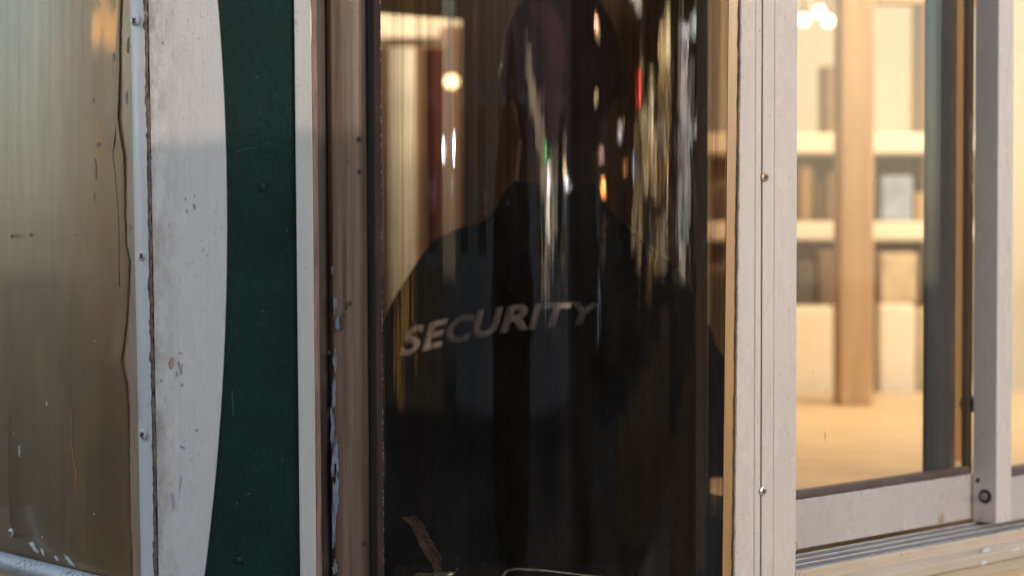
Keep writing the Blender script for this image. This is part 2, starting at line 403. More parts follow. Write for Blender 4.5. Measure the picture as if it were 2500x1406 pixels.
# ---- amber strip for the lit glass edge, cracked filler and posts on the right
gs = pl(1771, .0895); ge = pl(1799, .094)
bm = bmesh.new(); prism(bm, [gs, ge, (ge[0] + .004, ge[1] + .014), (gs[0] + .004, gs[1] + .014)], ZB, ZT, True, 6); obj('lit_glass_edge', bm, M_gold, booth, bevel=.0012)
bm = bmesh.new(); pts = []; rr = []
for k in range(201):
    z = ZB + (ZT - ZB) * k / 200
    pts.append((tp(pl(1801, .091)[0], z) + random.uniform(-.0004, .0004), .0915, z)); rr.append(.0014 * random.uniform(.6, 1.3))
tube(bm, pts, rr, 7); obj('filler', bm, M_scuff, booth, smooth=True)
# outer post, tapered a touch like the bay, and inner post
P0 = Vector((*pl(1803, .093), 0)); up_ = Vector((math.cos(R(28)), math.sin(R(28)), 0)); pn = Vector((up_.y, -up_.x, 0))
def ppt(s, o): v = P0 + up_ * s + pn * o; return (v.x, v.y)
w1 = .0300; w2 = .0795
bm = bmesh.new()
poly = [ppt(0, -.014), ppt(0, 0), ppt(w1 * .72, .0006), ppt(w1 * .74, .0022), ppt(w1, .0022), ppt(w1, -.014)]
rings = []
for z in (ZB, ZT):
    rings.append([bm.verts.new((tp(x, z) if i < 2 else x, y, z)) for i, (x, y) in enumerate(poly)])
for i in range(6): bm.faces.new([rings[0][i], rings[0][(i + 1) % 6], rings[1][(i + 1) % 6], rings[1][i]])
bm.faces.new(rings[0]); bm.faces.new(rings[1])
post1 = obj('post', bm, M_alu, booth, bevel=.0012, seg=3)
bm = bmesh.new(); prism(bm, [ppt(w1 - .001, -.004), ppt(w1 + .003, -.004), ppt(w1 + .003, -.012), ppt(w1 - .001, -.012)], ZB, ZT); obj('post_seam', bm, M_seam, booth)
poly = [ppt(w1 + .0014, -.014), ppt(w1 + .0014, .003), ppt(w1 + .015, .003), ppt(w1 + .0155, .0022), ppt(w1 + .0175, .0022), ppt(w1 + .018, .0034), ppt(w2, .0034), ppt(w2, -.02)]
bm = bmesh.new(); prism(bm, poly, ZB, ZT); post2 = obj('post', bm, M_alu, booth, bevel=.0010, seg=3)

# ---- left pane, film, tube
def lp(px, py, o=0.): return onplane(px, py, E + nl * o, nl)
bm = bmesh.new(); along(bm, [(0, ZB), (0, ZT), (-.005, ZT), (-.005, ZB)], E, ul, nl, -.004, .75); obj('pane', bm, M_amber, booth)
edge = [(300, -300), (296, 0), (293, 100), (292, 200), (288, 285), (294, 330), (302, 380), (304, 430), (305, 520), (308, 600), (316, 640), (314, 690), (311, 760), (304, 830), (296, 880), (300, 905), (308, 940), (313, 1000), (314, 1100), (315, 1200), (318, 1300), (321, 1380), (322, 1460), (324, 1700)]
bm = bmesh.new(); L = []; Rr = []
den = []
for (x0, y0), (x1, y1) in zip(edge, edge[1:]):
    for k in range(6):
        f = k / 6; den.append((x0 + (x1 - x0) * f + random.uniform(-.7, .7), y0 + (y1 - y0) * f))
den.append(edge[-1])
rows = []
for (x, y) in den:
    lift = .0012 + .0012 * math.exp(-((y - 300) / 120) ** 2) + .0012 * math.exp(-((y - 900) / 90) ** 2)
    r = [bm.verts.new(lp(x - dx, y + 0, o)) for dx, o in ((0, lift), (2.5, lift + .0002), (14, .0010), (45, .0008))]
    e = lp(x, y); q = E + ul * .74; r.append(bm.verts.new(Vector((q.x, q.y, e.z)) + nl * .0008)); rows.append(r)
for a, b in zip(rows, rows[1:]):
    for j in range(4): bm.faces.new([a[j], a[j + 1], b[j + 1], b[j]])
film = obj('tint_film', bm, M_film, booth, smooth=True)
so_ = film.modifiers.new('s', 'SOLIDIFY'); so_.thickness = .0004; so_.offset = -1
bm = bmesh.new(); tube(bm, [lp(x + .8, y, .0004) for x, y in den], .0011, 6); obj('film_edge', bm, simple('brown_glue', (.16, .10, .05), .6, var=.4, sc=80), booth, smooth=True)
# second, finer crease
bm = bmesh.new(); tube(bm, [lp(x, y, .0014) for x, y in ((289, 285), (284, 310), (280, 340), (275, 372))], [.0008, .0007, .0005, .0002], 6); obj('crease', bm, M_dark, booth, smooth=True)
bm = bmesh.new(); tube(bm, [lp(x, y, .001) for x, y in ((275, 372), (281, 430), (287, 500), (290, 560), (291, 700))], .0005, 6); obj('crease', bm, simple('olive_crease', (.2, .15, .07), .5), booth, smooth=True)
bm = bmesh.new(); tube(bm, [lp(x, y, .0007) for x, y in ((24, 1000), (22, 1100), (22, 1200), (26, 1270), (29, 1290))], [.0003, .0004, .0005, .0006, .0008], 6); obj('crease', bm, simple('dark_crease', (.09, .065, .04), .6), booth, smooth=True)
bm = bmesh.new(); a = lp(0, 1362); along(bm, [(.011 + .0115 * math.cos(t * math.pi / 12), 1.0905 + .0115 * math.sin(t * math.pi / 12)) for t in range(24)], E, ul, nl, -.03, .75, 30)
obj('tube_rail', bm, M_tube, booth, smooth=True)
bm = bmesh.new(); along(bm, [(-.01, ZB), (-.01, 1.077), (.006, 1.077), (.006, ZB)], E, ul, nl, -.004, .75); obj('sill_board', bm, M_wall, booth)
screw(booth, lp(28, 1300, .001), nl, .0056)
for (px, py) in ((333, 52), (351, 625), (352.5, 1060)):
    p = at(px, py, .012); screw(booth, p + Vector((-.001, -.0015, 0)), Vector((-.62, -.78, 0)), .0060, rot=random.random())
for (px, py) in ((641, 458), (582, 1366)):
    p = at(px, py, .0065); screw(booth, p, Vector((-.15, -1, 0)), .0040, m=simple('green_screw', (.004, .03, .027), .5), rot=.3, h=.003)
for (px, py) in ((1867, 433), (1862.5, 1198)):
    p = onplane(px, py, P0 + pn * .003, pn); screw(booth, p, pn, .0055, m=M_brass if py < 500 else M_screw, rot=.5)

# irregular marks: chips, scuffs and blobs, thin and slightly proud
def blob(name, cpt, u, v, n, rx, rz, m, parent, k=14, jag=.35, h=.0004, ang=0, seed=0):
    rnd = random.Random(seed); bm = bmesh.new(); top = []; bot = []
    for i in range(k):
        a = 2 * math.pi * i / k; q = 1 + rnd.uniform(-jag, jag)
        x, z = math.cos(a) * rx * q, math.sin(a) * rz * q
        x, z = x * math.cos(ang) - z * math.sin(ang), x * math.sin(ang) + z * math.cos(ang)
        p = cpt + u * x + v * z; bot.append(bm.verts.new(p - n * .0003)); top.append(bm.verts.new(p - u * x * .15 - v * z * .15 + n * h))
    for i in range(k): bm.faces.new([bot[i], bot[(i + 1) % k], top[(i + 1) % k], top[i]])
    bm.faces.new(top); bm.faces.new(bot)
    return obj(name, bm, m, parent)
UX, UZ, NY = Vector((1, 0, 0)), Vector((0, 0, 1)), Vector((0, -1, 0))
px2 = 2.4 / FPX
def wmark(px, py, rx, rz, m, ang=0, seed=0, jag=.35, y=.0012): blob('paint_chip', at(px, py, y), UX, UZ, NY, rx * px2, rz * px2, m, wp, ang=ang, seed=seed, jag=jag)
wmark(419, 886, 6.5, 15, M_chip, -.25, 1, .12)
for i, (x, y, a, b, g) in enumerate(((475, 506, 3.5, 7, .3), (456, 515, 1.5, 6, .2), (453, 486, 1.5, 6, -.1), (475, 478, 1.5, 4, 0), (441, 862, 4, 2, 0), (437, 890, 2, 9, .1), (443, 902, 1.5, 14, -.1), (432, 912, 1.3, 8, .2), (444, 940, 5, 2.5, .4), (446, 1091, 9, 1.6, -.5), (398, 105, 2, 5, .2), (355, 34, 4, 5, 0), (393, 930, 2, 4, 0), (394, 1046, 2.5, 2, 0), (424, 1225, 3, 26, .1), (441, 1180, 2, 20, -.15), (508, 380, 2, 2, 0), (480, 1050, 4, 3, .3), (516, 735, 2, 2, 0), (470, 640, 2, 1.5, 0))):
    wmark(x, y, a, b, M_scuff if i not in (14, 15) else simple('light_scuff%d' % i, (.40, .39, .40), .5), g, i + 5)
for i, (x, y, a, b, g) in enumerate(((82, 1335, 17, 7, -.45), (104, 1347, 9, 4, -.8), (170, 1370, 20, 6, -.35), (138, 1362, 8, 4, -.3), (103, 1310, 2, 3, 0), (230, 1253, 2, 2, 0))):
    blob('paint_blob', lp(x, y, .001), -ul, UZ, nl, a * px2 * 1.6, b * px2 * 1.05, M_blob, film, ang=g, seed=40 + i)
for (x, y, h) in ((47, 1100, 17), (114, 985, 6), (34, 1058, 3), (231, 833, 2)):
    blob('scratch', lp(x, y, .001), -ul, UZ, nl, 2.4 * px2 * 1.4, h * px2, M_blob, film, jag=.15, seed=x)
bm = bmesh.new(); tube(bm, [lp(x, y, .0009) for x, y in ((172, 980), (174, 1030), (174, 1080), (179, 1120), (186, 1155), (187, 1180), (186, 1200))], [.0003, .0006, .0005, .0006, .0009, .0006, .0002], 6); obj('scratch', bm, M_scratch, film)
for i, (x, y, a, b) in enumerate(((234, 420, 4, 24), (232, 392, 3, 6), (228, 245, 2, 5), (279, 140, 7, 12), (240, 354, 9, 6), (27, 577, 3, 5), (74, 574, 4, 4), (186, 573, 5, 3), (230, 480, 2, 9))):
    blob('grime_spot', lp(x, y, .0011), -ul, UZ, nl, a * px2 * 1.3, b * px2, simple('grime%d' % i, (.17, .14, .09), .5, var=.3, sc=100), film, seed=60 + i, h=.0001)
# film fold (the big faint crease near the corner) and amber strip dirt
for i, (x, y, a, b) in enumerate(((325, 1058, 5, 10), (327, 1090, 3, 12), (318, 555, 6, 4), (303, 562, 7, 2.5), (322, 1120, 2, 4), (309, 240, 4, 14), (312, 110, 6, 20))):
    blob('stain', lp(x, y, .0004), -ul, UZ, nl, a * px2, b * px2, M_chip if i < 2 else M_scuff, booth, seed=80 + i, h=.0002)
# jamb: dirt knots and blue paint runs
def jmark(px, py, rx, rz, m, seed, ang=0., name='paint_run', jag=.4): blob(name, at(px, py, .0455), UX, UZ, NY, rx * px2, rz * px2, m, jamb, k=22, ang=ang, seed=seed, jag=jag, h=.0006)
for i, (x, y, a, b) in enumerate(((818, 745, 6, 20), (824, 792, 7, 15), (818, 880, 5, 26), (815, 950, 5, 40), (812, 1040, 6, 50), (816, 1130, 9, 60), (818, 1200, 8, 70), (815, 1290, 5, 60), (817, 1385, 6, 20), (812, 660, 3, 12))):
    jmark(x, y, a, b, M_bluep, 90 + i)
M_knot = simple('dark_knot', (.07, .045, .035), .6, var=.4, sc=200)
for i, (x, y, a, b) in enumerate(((846, 748, 5, 9), (838, 770, 5, 5), (856, 740, 3, 6), (878, 340, 5, 8), (877, 420, 5, 6), (889, 1325, 5, 7), (850, 395, 3, 3), (834, 790, 4, 16), (803, 860, 3, 7), (801, 1010, 2, 12))):
    jmark(x, y, a, b, M_knot, 120 + i, name='dirt_knot')

# ---- base and roof of the booth (outside the frame)
base_poly = [(E.x + ul.x * .75, E.y + ul.y * .75), (E.x, E.y + .0), pl(345, .02), pl(724, .018), pl(797, .018), (.0, .012), (.21, .10), (P0.x + .003, P0.y + .016)]
Oc = Vector((.331, .147, 0)) + Vector((.1306, 1, 0)).normalized() * .065; ZK = 1.0253
def ZW(z): return 1.5 - (1.5 - z) * ZK
TH = R(46); uw = Vector((math.cos(TH), math.sin(TH), 0)); nw = Vector((math.sin(TH), -math.cos(TH), 0))
ww = Oc + uw * 1.6
base_poly += [(Oc.x, Oc.y), (ww.x, ww.y), (ww.x - 1.0, ww.y + 1.9), (-1.0, 3.1)]
bm = bmesh.new(); lo_ = [bm.verts.new((x, y, .12)) for x, y in base_poly]; hi_ = [bm.verts.new((x, y, ZB - .001)) for x, y in base_poly]
for i in range(len(base_poly)): bm.faces.new([lo_[i], lo_[(i + 1) % len(lo_)], hi_[(i + 1) % len(lo_)], hi_[i]])
ba = obj('base', bm, M_wall, booth); q_ = ba.modifiers.new('s', 'SOLIDIFY'); q_.thickness = .012; q_.offset = -1
bm = bmesh.new(); prism(bm, [(x * .97, y + (.02 if y < 1 else -.03)) for x, y in base_poly], .121, .14); obj('floor_board', bm, M_floor, booth)
bm = bmesh.new(); prism(bm, [(x * 1.04, y - .03 if y < .5 else y + .03) for x, y in base_poly], ZT + .001, ZT + .16); obj('roof', bm, M_trim, booth)
# ---- interior shell of the booth
def wallseg(name, a, b, z0, z1, m, th=.02, par=booth):
    a = Vector((*a, 0)); b = Vector((*b, 0)); d = (b - a).normalized(); n = Vector((-d.y, d.x, 0)) * th
    bm = bmesh.new(); prism(bm, [(a.x, a.y), (b.x, b.y), (b.x + n.x, b.y + n.y), (a.x + n.x, a.y + n.y)], z0, z1); return obj(name, bm, m, par)
# partition between guard room and lit shop
pa = at(1727, 703, .34); pb = at(1727, 703, 2.9)
wallseg('partition', (pa.x, .34), (pb.x, 2.9), ZB, 2.08, M_booth, .015)
bm = bmesh.new(); q0 = at(1700, 703, .30); prism(bm, [(q0.x, .30), (at(1726, 703, .30).x, .30), (at(1726, 703, .34).x, .339), (q0.x, .339)], ZB, ZT); obj('partition_post', bm, M_dark, booth)
# guard room: rear wall with an opening to a lit back room
yr = 1.55
ox1 = at(1128, 300, yr).x; oz = at(1000, 34, yr).z
bm = bmesh.new(); box(bm, (ox1, yr, ZB), (at(1724, 703, yr).x, yr + .03, ZT)); obj('rear_wall', bm, M_booth, booth)
bm = bmesh.new(); zl = at(928, 24, yr).z; zr = at(1128, 46, yr).z
xl0 = -.95
v = [(xl0, yr, zl + .05), (ox1 - .0005, yr, zr), (ox1 - .0005, yr, ZT), (xl0, yr, ZT)]
vs = [bm.verts.new(p) for p in v] + [bm.verts.new((p[0], p[1] + .03, p[2])) for p in v]
for f in ((0, 1, 2, 3), (7, 6, 5, 4), (0, 4, 5, 1), (1, 5, 6, 2), (2, 6, 7, 3), (3, 7, 4, 0)): bm.faces.new([vs[i] for i in f])
obj('rear_lintel', bm, M_booth, booth)
wallseg('side_wall', (E.x - .0, E.y + .08), (-.97, 3.0), ZB, ZT, M_booth, .02)
bm = bmesh.new(); box(bm, (-1.0, 3.02, ZB), (2.6, 3.06, ZT)); obj('end_wall', bm, M_cream, booth)
# header and rooms behind
bm = bmesh.new(); box(bm, (-.96, 2.50, at(1000, 92, 2.5).z), (at(1100, 100, 2.5).x + .03, 2.56, ZT)); obj('pelmet', bm, simple('pelmet', (.75, .68, .52), .6), booth)
def curtain(name, px0, px1, y, m, top, pleat=9, amp=.012):
    x0, x1 = at(px0, 500, y).x, at(px1, 500, y).x; bm = bmesh.new(); n = 70; A = []
    for k in range(n + 1):
        f = k / n; yy = y + amp * math.sin(f * pleat * 2 * math.pi) + amp * .4 * math.sin(f * pleat * 5.3 + 1)
        A.append((x0 + (x1 - x0) * f, yy))
    prism(bm, A + [(x, yy + .004) for x, yy in reversed(A)], ZB + .02, top)
    return obj(name, bm, m, None, smooth=False)
M_c1 = simple('cream_curtain', (.82, .80, .72), .8, var=.1); M_c2 = simple('maroon_curtain', (.25, .07, .055), .8, var=.15); M_c3 = simple('ochre_curtain', (.50, .34, .20), .8, var=.15); M_c4 = simple('brown_curtain', (.18, .11, .06), .8)
ct = at(1000, 120, 2.5).z
tag(curtain('curtain', 905, 950, 2.44, M_c4, ct, 3), 'narrow brown curtain nearest the booth jamb behind the tinted glass', 'curtain')
tag(curtain('curtain', 944, 1016, 2.46, M_c1, ct, 5), 'bright cream curtain hanging behind the tinted glass left of the guard', 'curtain')
tag(curtain('curtain', 1012, 1036, 2.45, M_c3, ct, 2), 'thin ochre curtain between the cream and the maroon one', 'curtain')
tag(curtain('curtain', 1034, 1080, 2.47, M_c2, ct, 4), 'dark maroon curtain hanging above the shoulder of the guard', 'curtain')
tag(curtain('curtain', 1078, 1150, 2.48, M_c3, ct + .05, 4), 'orange ochre curtain behind the round globe lamp', 'curtain')
# globe lamp
g = at(1103, 200, 2.25)
lamp = empty('globe_lamp', (g.x, g.y, ZT), 'small round warm globe lamp glowing above the guard\'s shoulder', 'lamp')
bm = bmesh.new(); bmesh.ops.create_uvsphere(bm, u_segments=24, v_segments=16, radius=.015, matrix=Matrix.Translation(g)); obj('globe', bm, emit('globe_glow', (1, .78, .45), 2.6), lamp, smooth=True)
bm = bmesh.new(); tube(bm, [(g.x, g.y, g.z + .018), (g.x, g.y, ZT)], .003, 8); obj('rod', bm, M_dark, lamp)
pl_ = bpy.data.lights.new('globe_light', 'POINT'); plo = bpy.data.objects.new('globe_light', pl_); COL.objects.link(plo); plo.location = g + Vector((-.25, -.12, .12)); pl_.energy = 6.5; pl_.color = (1, .95, .87); pl_.shadow_soft_size = .05

# ================================================================== LIT SHOP SIDE
def wp_(px, py, o=0.): return onplane(px, py, Oc + nw * o, nw)
win = empty('sliding_window', (Oc.x, Oc.y, 1.1), 'white aluminium sliding window with brown gasket, showing the bright shop inside', 'window')
zt0, zt1 = ZW(1.122), ZW(1.181)
def wt(px, o):                             # parameter along the window at offset o for this picture column
    r_ = ray(px, 703); b0 = Oc + nw * o; k = r_.x / r_.y
    return (k * (b0.y - CAM.y) - b0.x) / (uw.x - k * uw.y)
TM = wt(2373, 0)
bm = bmesh.new(); along(bm, [(-.016, zt0), (-.016, zt1), (0, zt1), (0, zt0)], Oc, uw, nw, -.01, TM + .012); rail = obj('rail', bm, M_alu2, win, bevel=.0012, seg=3)
bm = bmesh.new(); along(bm, [(-.014, zt1 + .0002), (-.014, zt1 + .0105), (-.0025, zt1 + .0105), (-.001, zt1 + .007), (-.001, zt1 + .0002)], Oc, uw, nw, -.008, TM + .001); obj('gasket', bm, M_gasket, win, bevel=.001)
bm = bmesh.new(); along(bm, [(-.010, zt1 + .010), (-.010, ZT), (-.006, ZT), (-.006, zt1 + .010)], Oc, uw, nw, -.006, TM + .01); obj('pane', bm, M_clear, win)
# outer sash: stile and lower rail, glass
wS, sS = .0395, .038
bm = bmesh.new(); along(bm, [(.0025, ZW(1.119)), (.0025, ZT), (wS, ZT), (wS, ZW(1.119))], Oc, uw, nw, TM, TM + sS); stile = obj('stile', bm, M_alu, win, bevel=.0014, seg=3)
bm = bmesh.new(); along(bm, [(.008, ZW(1.119)), (.008, ZW(1.176)), (wS - .002, ZW(1.176)), (wS - .002, ZW(1.119))], Oc, uw, nw, TM + sS - .001, 1.5); obj('rail', bm, M_alu2, win, bevel=.0012)
bm = bmesh.new(); along(bm, [(.012, ZW(1.1762)), (.012, ZW(1.187)), (wS - .008, ZW(1.187)), (wS - .005, ZW(1.1762))], Oc, uw, nw, TM + sS - .001, 1.5); obj('gasket', bm, M_gasket, win)
bm = bmesh.new(); along(bm, [(.020, ZW(1.186)), (.020, ZT), (.024, ZT), (.024, ZW(1.186))], Oc, uw, nw, TM + sS - .001, 1.5); obj('pane', bm, M_clear, win)
# slate inner stile and dark ones behind the pane
def wt(px, o):                             # parameter along the window at offset o for this picture column
    r_ = ray(px, 703); b0 = Oc + nw * o; k = r_.x / r_.y
    return (k * (b0.y - CAM.y) - b0.x) / (uw.x - k * uw.y)
for nm, p0, p1, o0, o1, m in (('inner_stile', 2266, 2322, -.030, -.022, M_slate), ('inner_seal', 2321, 2334, -.034, -.024, M_gasket), ('brush_seal', 2361, 2376, -.02, -.012, M_black)):
    bm = bmesh.new(); along(bm, [(o0, zt1 - .02), (o0, ZT), (o1, ZT), (o1, zt1 - .02)], Oc, uw, nw, wt(p0, o1), wt(p1, o1)); obj(nm, bm, m, win, bevel=.001)
bm = bmesh.new(); along(bm, [(-.16, zt1 - .02), (-.16, ZT), (-.15, ZT), (-.15, zt1 - .02)], Oc, uw, nw, wt(2330, -.15), wt(2368, -.15)); obj('amber_board', bm, simple('amber_board', (.34, .19, .06), .4, var=.3, stretch=(9, 9, .3)), booth)
# pull knob on the inner side
k = wp_(2366, 985, -.02); bm = bmesh.new(); lathe(bm, [(.004, -.012), (.011, -.008), (.013, 0), (.011, .007), (.004, .010)], 20, Matrix.Translation(k) @ Matrix.Rotation(R(-44), 4, 'Z') @ Matrix.Rotation(R(90), 4, 'X')); obj('knob', bm, M_black, win, smooth=True)
# droplets beside the stile
bm = bmesh.new()
for i in range(26):
    p = wp_(2371 + random.uniform(-2, 2), 280 + i * 7.4 + random.uniform(-3, 3), .003)
    bmesh.ops.create_icosphere(bm, subdivisions=1, radius=random.uniform(.0005, .0013), matrix=Matrix.Translation(p))
d_ = obj('droplet', bm, simple('droplet', (.8, .9, .85), .05, metal=.8), win, smooth=True); d_['kind'] = 'stuff'
# rivets, bolt, hole
screw(rail, wp_(2297, 1263, .0), nw, .0068, m=M_brass, cross=False, name='rivet', h=.002)
screw(rail, wp_(1940, 1333, .0), nw, .0062, m=M_brass, cross=False, name='rivet', h=.002)
sn = -uw; so0 = Oc + uw * TM
def sp(px, py): return onplane(px, py, so0, sn)
c = sp(2405, 1211); Mx = Matrix.Translation(c) @ sn.to_track_quat('Z', 'Y').to_matrix().to_4x4()
bm = bmesh.new(); lathe(bm, [(.0098, -.001), (.0098, .0006), (.0090, .0009), (.0001, .0009)], 28, Mx, 0)
lathe(bm, [(.0052, .0005), (.0052, .004), (.0040, .005), (.0001, .005)], 6, Mx, 1); obj('bolt', bm, [M_black, simple('dull_bolt', (.28, .25, .25), .4, metal=.5)], stile)
blob('hole', sp(2387, 1172), nw, UZ, sn, .0042, .0036, M_black, stile, ang=.9, jag=.15, h=.0003)
for i, (x, y, a, b, g_) in enumerate(((2392, 1265, .004, .001, .6), (2399, 1060, .0016, .0012, 0), (2388, 560, .0018, .0012, .3), (2410, 455, .001, .001, 0))):
    blob('scuff', sp(x, y), nw, UZ, sn, a, b, M_scuff, stile, ang=g_, seed=i, h=.0001)
for i, (x, y, a, b) in enumerate(((2194, 1226, .0008, .0012), (2080, 1353, .0035, .0015), (2108, 1220, .0006, .0006))):
    blob('scuff', wp_(x, y, .0 if y < 1300 else .02), uw, UZ, nw, a, b, M_gasket, rail, seed=i, h=.0002)
# tracks: stepped extrusion, each rib its own piece, lit lip and shaded face set by colour
zs = ZW(1.106); TS = wt(1925, 0)
bm = bmesh.new(); along(bm, [(-.03, ZW(1.085)), (-.03, zs), (.046, zs), (.046, ZW(1.085))], Oc, uw, nw, wt(1938, .046), 1.5); obj('track', bm, M_track, win)
for o, h, w in ((.0035, .0120, .0022), (.0145, .0088, .0022), (.0255, .0055, .0022), (.0360, .0022, .0022)):
    bm = bmesh.new(); along(bm, [(o, zs - .001), (o, zs + h - .0012), (o + w, zs + h - .0012), (o + w, zs - .001)], Oc, uw, nw, wt(1925, o), 1.5, 1, 0)
    along(bm, [(o - .0002, zs + h - .0011), (o - .0002, zs + h), (o + w + .0006, zs + h), (o + w + .0006, zs + h - .0011)], Oc, uw, nw, wt(1925, o), 1.5, 1, 1)
    obj('rib', bm, [M_ribf, M_alu], win)
zl_ = ZW(1.1105)
prof = [(.0462, ZW(1.06)), (.0462, zl_ - .001), (.049, zl_), (.055, zl_), (.0562, zl_ - .0015), (.0562, ZW(1.0975)), (.0585, ZW(1.0965)), (.073, ZW(1.0925)), (.0745, ZW(1.091)), (.0745, ZW(1.0795)), (.071, ZW(1.0775)), (.062, ZW(1.075)), (.062, ZW(1.06))]
bm = bmesh.new(); along(bm, prof, Oc, uw, nw, wt(1946, .056), 1.6); ledge = obj('ledge', bm, M_ledge, booth, bevel=.0008)
bm = bmesh.new(); along(bm, [(.002, ZB), (.002, ZW(1.084)), (.0455, ZW(1.084)), (.0455, ZB)], Oc, uw, nw, wt(1938, .046), 1.6); obj('under_wall', bm, M_wall, booth)
for i, (x, y, a, b) in enumerate(((2408, 1343, .011, .0034), (2404, 1372, .008, .003), (2480, 1341, .010, .0015))):
    blob('paint_chip', onplane(x, y, Oc + nw * .0745, nw), uw, UZ, nw, a, b, M_blob, ledge, seed=200 + i, ang=.1)

# ---- shop interior
shop_z = 1.165
bm = bmesh.new(); pts = [Oc + nw * -.03 + uw * -.02, Oc + nw * -.03 + uw * 1.3]
poly = [(pts[0].x, pts[0].y), (pts[1].x, pts[1].y), (2.2, 2.1), (at(1735, 703, 2.1).x, 2.1), (at(1735, 703, .36).x, .36)]
prism(bm, poly, shop_z - .03, shop_z)
tag(obj('counter', bm, M_counter), 'tan wooden counter board just inside the sliding window', 'counter')
# dark smudges on it
YB = 2.45
bm = bmesh.new(); box(bm, (at(1735, 703, 2.9).x + .02, 2.92, 1.08), (2.5, 2.95, ZT)); obj('shop_rear_wall', bm, M_cream, booth)
def slab(name, px0, px1, py0, py1, y, th, m, label=None, cat=None, group=None, parent=None, bevel=.003, dz=0.):
    a = at(px0, py0, y); b = at(px1, py1, y)
    bm = bmesh.new(); box(bm, (a.x, y, b.z), (b.x, y + th, a.z))
    o = obj(name, bm, m, parent, bevel=bevel); 
    if label: tag(o, label, cat, group)
    return o
shelf = empty('shelving', (at(2000, 700, YB).x, YB, shop_z), 'cream shelving with two thick shelf boards beyond the tan post', 'shelving')
for (y0, y1, yy) in ((325, 376, 2.30), (541, 588, 2.30)):
    bm = bmesh.new(); a = at(1700, y0, yy); b = at(2420, y1, yy); box(bm, (a.x, yy, b.z), (b.x, yy + .22, a.z)); obj('shelf_board', bm, M_shelf, shelf, bevel=.006)
for px in (2262,):
    bm = bmesh.new(); a = at(px, 20, 2.32); box(bm, (a.x, 2.33, shop_z + .001), (a.x + .03, 2.5, ZT)); obj('upright', bm, M_tanwood, shelf)
bm = bmesh.new(); a = at(1736, 20, 2.54); b = at(2420, 20, 2.54); box(bm, (a.x, 2.54, shop_z), (b.x, 2.56, at(2000, 345, 2.54).z)); obj('shelf_back', bm, simple('shelf_back', (.42, .31, .17), .7, var=.25, sc=6), shelf)
# white panels under the shelves
slab('cabinet', 1900, 2046, 748, 1012, 2.16, .12, M_shelf, 'bright cream cabinet below the shelves, left of the tan post', 'cabinet', bevel=.01)
slab('cabinet', 2146, 2236, 742, 992, 2.20, .12, M_shelf, 'narrow cream cabinet below the shelves, right of the tan post', 'cabinet', bevel=.01)
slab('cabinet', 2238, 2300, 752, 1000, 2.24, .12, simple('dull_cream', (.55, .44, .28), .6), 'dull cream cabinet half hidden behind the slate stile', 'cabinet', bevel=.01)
# the post
t0 = at(2052, 703, 1.75).x; t1 = at(2134, 703, 1.75).x
bm = bmesh.new(); box(bm, (t0, 1.75, shop_z + .0005), (t1, 1.85, ZT)); tag(obj('post', bm, M_tanwood, bevel=.006), 'broad tan wooden post standing on the counter in the shop', 'post')
# frame beam upper right
bm = bmesh.new(); a = at(2125, 8, 1.80); b = at(2420, -30, 1.80); box(bm, (t1, 1.80, a.z), (b.x, 1.86, a.z + .10)); tag(obj('beam', bm, M_tanwood), 'tan wooden crossbeam at the top right of the post', 'beam')
# goods on the shelves
def item(px0, px1, py0, py1, y, m, label, cat, name): return slab(name, px0, px1, py0, py1, y, .08, m, label, cat, 'goods on the shop shelves', bevel=.006)
C = lambda n, c: simple(n, c, .5, var=.25, sc=15)
S1 = 540; S2 = 324
item(1952, 1985, 405, S1, 2.32, C('card1', (.30, .2, .1)), 'tall brown carton at the left of the middle shelf', 'carton', 'carton')
item(1990, 2012, 440, S1, 2.34, C('card2', (.12, .07, .035)), 'dark brown tin on the middle shelf', 'tin', 'tin')
item(2016, 2042, 420, S1, 2.33, C('card3', (.20, .14, .08)), 'dull brown carton beside the dark tin', 'carton', 'carton')
item(2152, 2228, 430, S1, 2.31, C('blue', (.30, .38, .50)), 'blue grey picture box on the middle shelf right of the post', 'box', 'picture_box')
item(2232, 2258, 470, S1, 2.33, C('card4', (.45, .3, .16)), 'small tan carton right of the blue picture box', 'carton', 'carton')
item(1940, 1990, 640, 748, 2.22, C('card5', (.10, .07, .05)), 'dark bottle crate standing on the left cream cabinet', 'crate', 'crate')
item(1996, 2040, 610, 748, 2.22, C('card6', (.16, .1, .055)), 'dark brown box standing on the left cream cabinet', 'box', 'box')
item(2150, 2240, 618, 741, 2.22, C('card7', (.52, .42, .28)), 'wide beige box below the second shelf', 'box', 'box')
item(2010, 2036, 160, S2, 2.34, C('card9', (.22, .14, .07)), 'tall brown flask carton on the upper shelf against the post', 'carton', 'carton')
# pendant bulbs
for i, (px, py) in enumerate(((1962, 50), (2000, 30), (2022, 52))):
    g = at(px, py, 1.9 + .1 * i); b = empty('pendant_bulb', (g.x, g.y, ZT), ('leftmost', 'middle', 'rightmost')[i] + ' of the three glowing pendant bulbs at the top of the window', 'bulb', 'pendant bulbs in the shop')
    bm = bmesh.new(); bmesh.ops.create_uvsphere(bm, u_segments=20, v_segments=14, radius=.012, matrix=Matrix.Translation(g)); obj('bulb_glass', bm, emit('bulb_glow', (1, .84, .6), 2.2), b, smooth=True)
    bm = bmesh.new(); tube(bm, [(g.x, g.y, g.z + .015), (g.x, g.y, ZT)], .0025, 8); obj('flex', bm, M_dark, b)
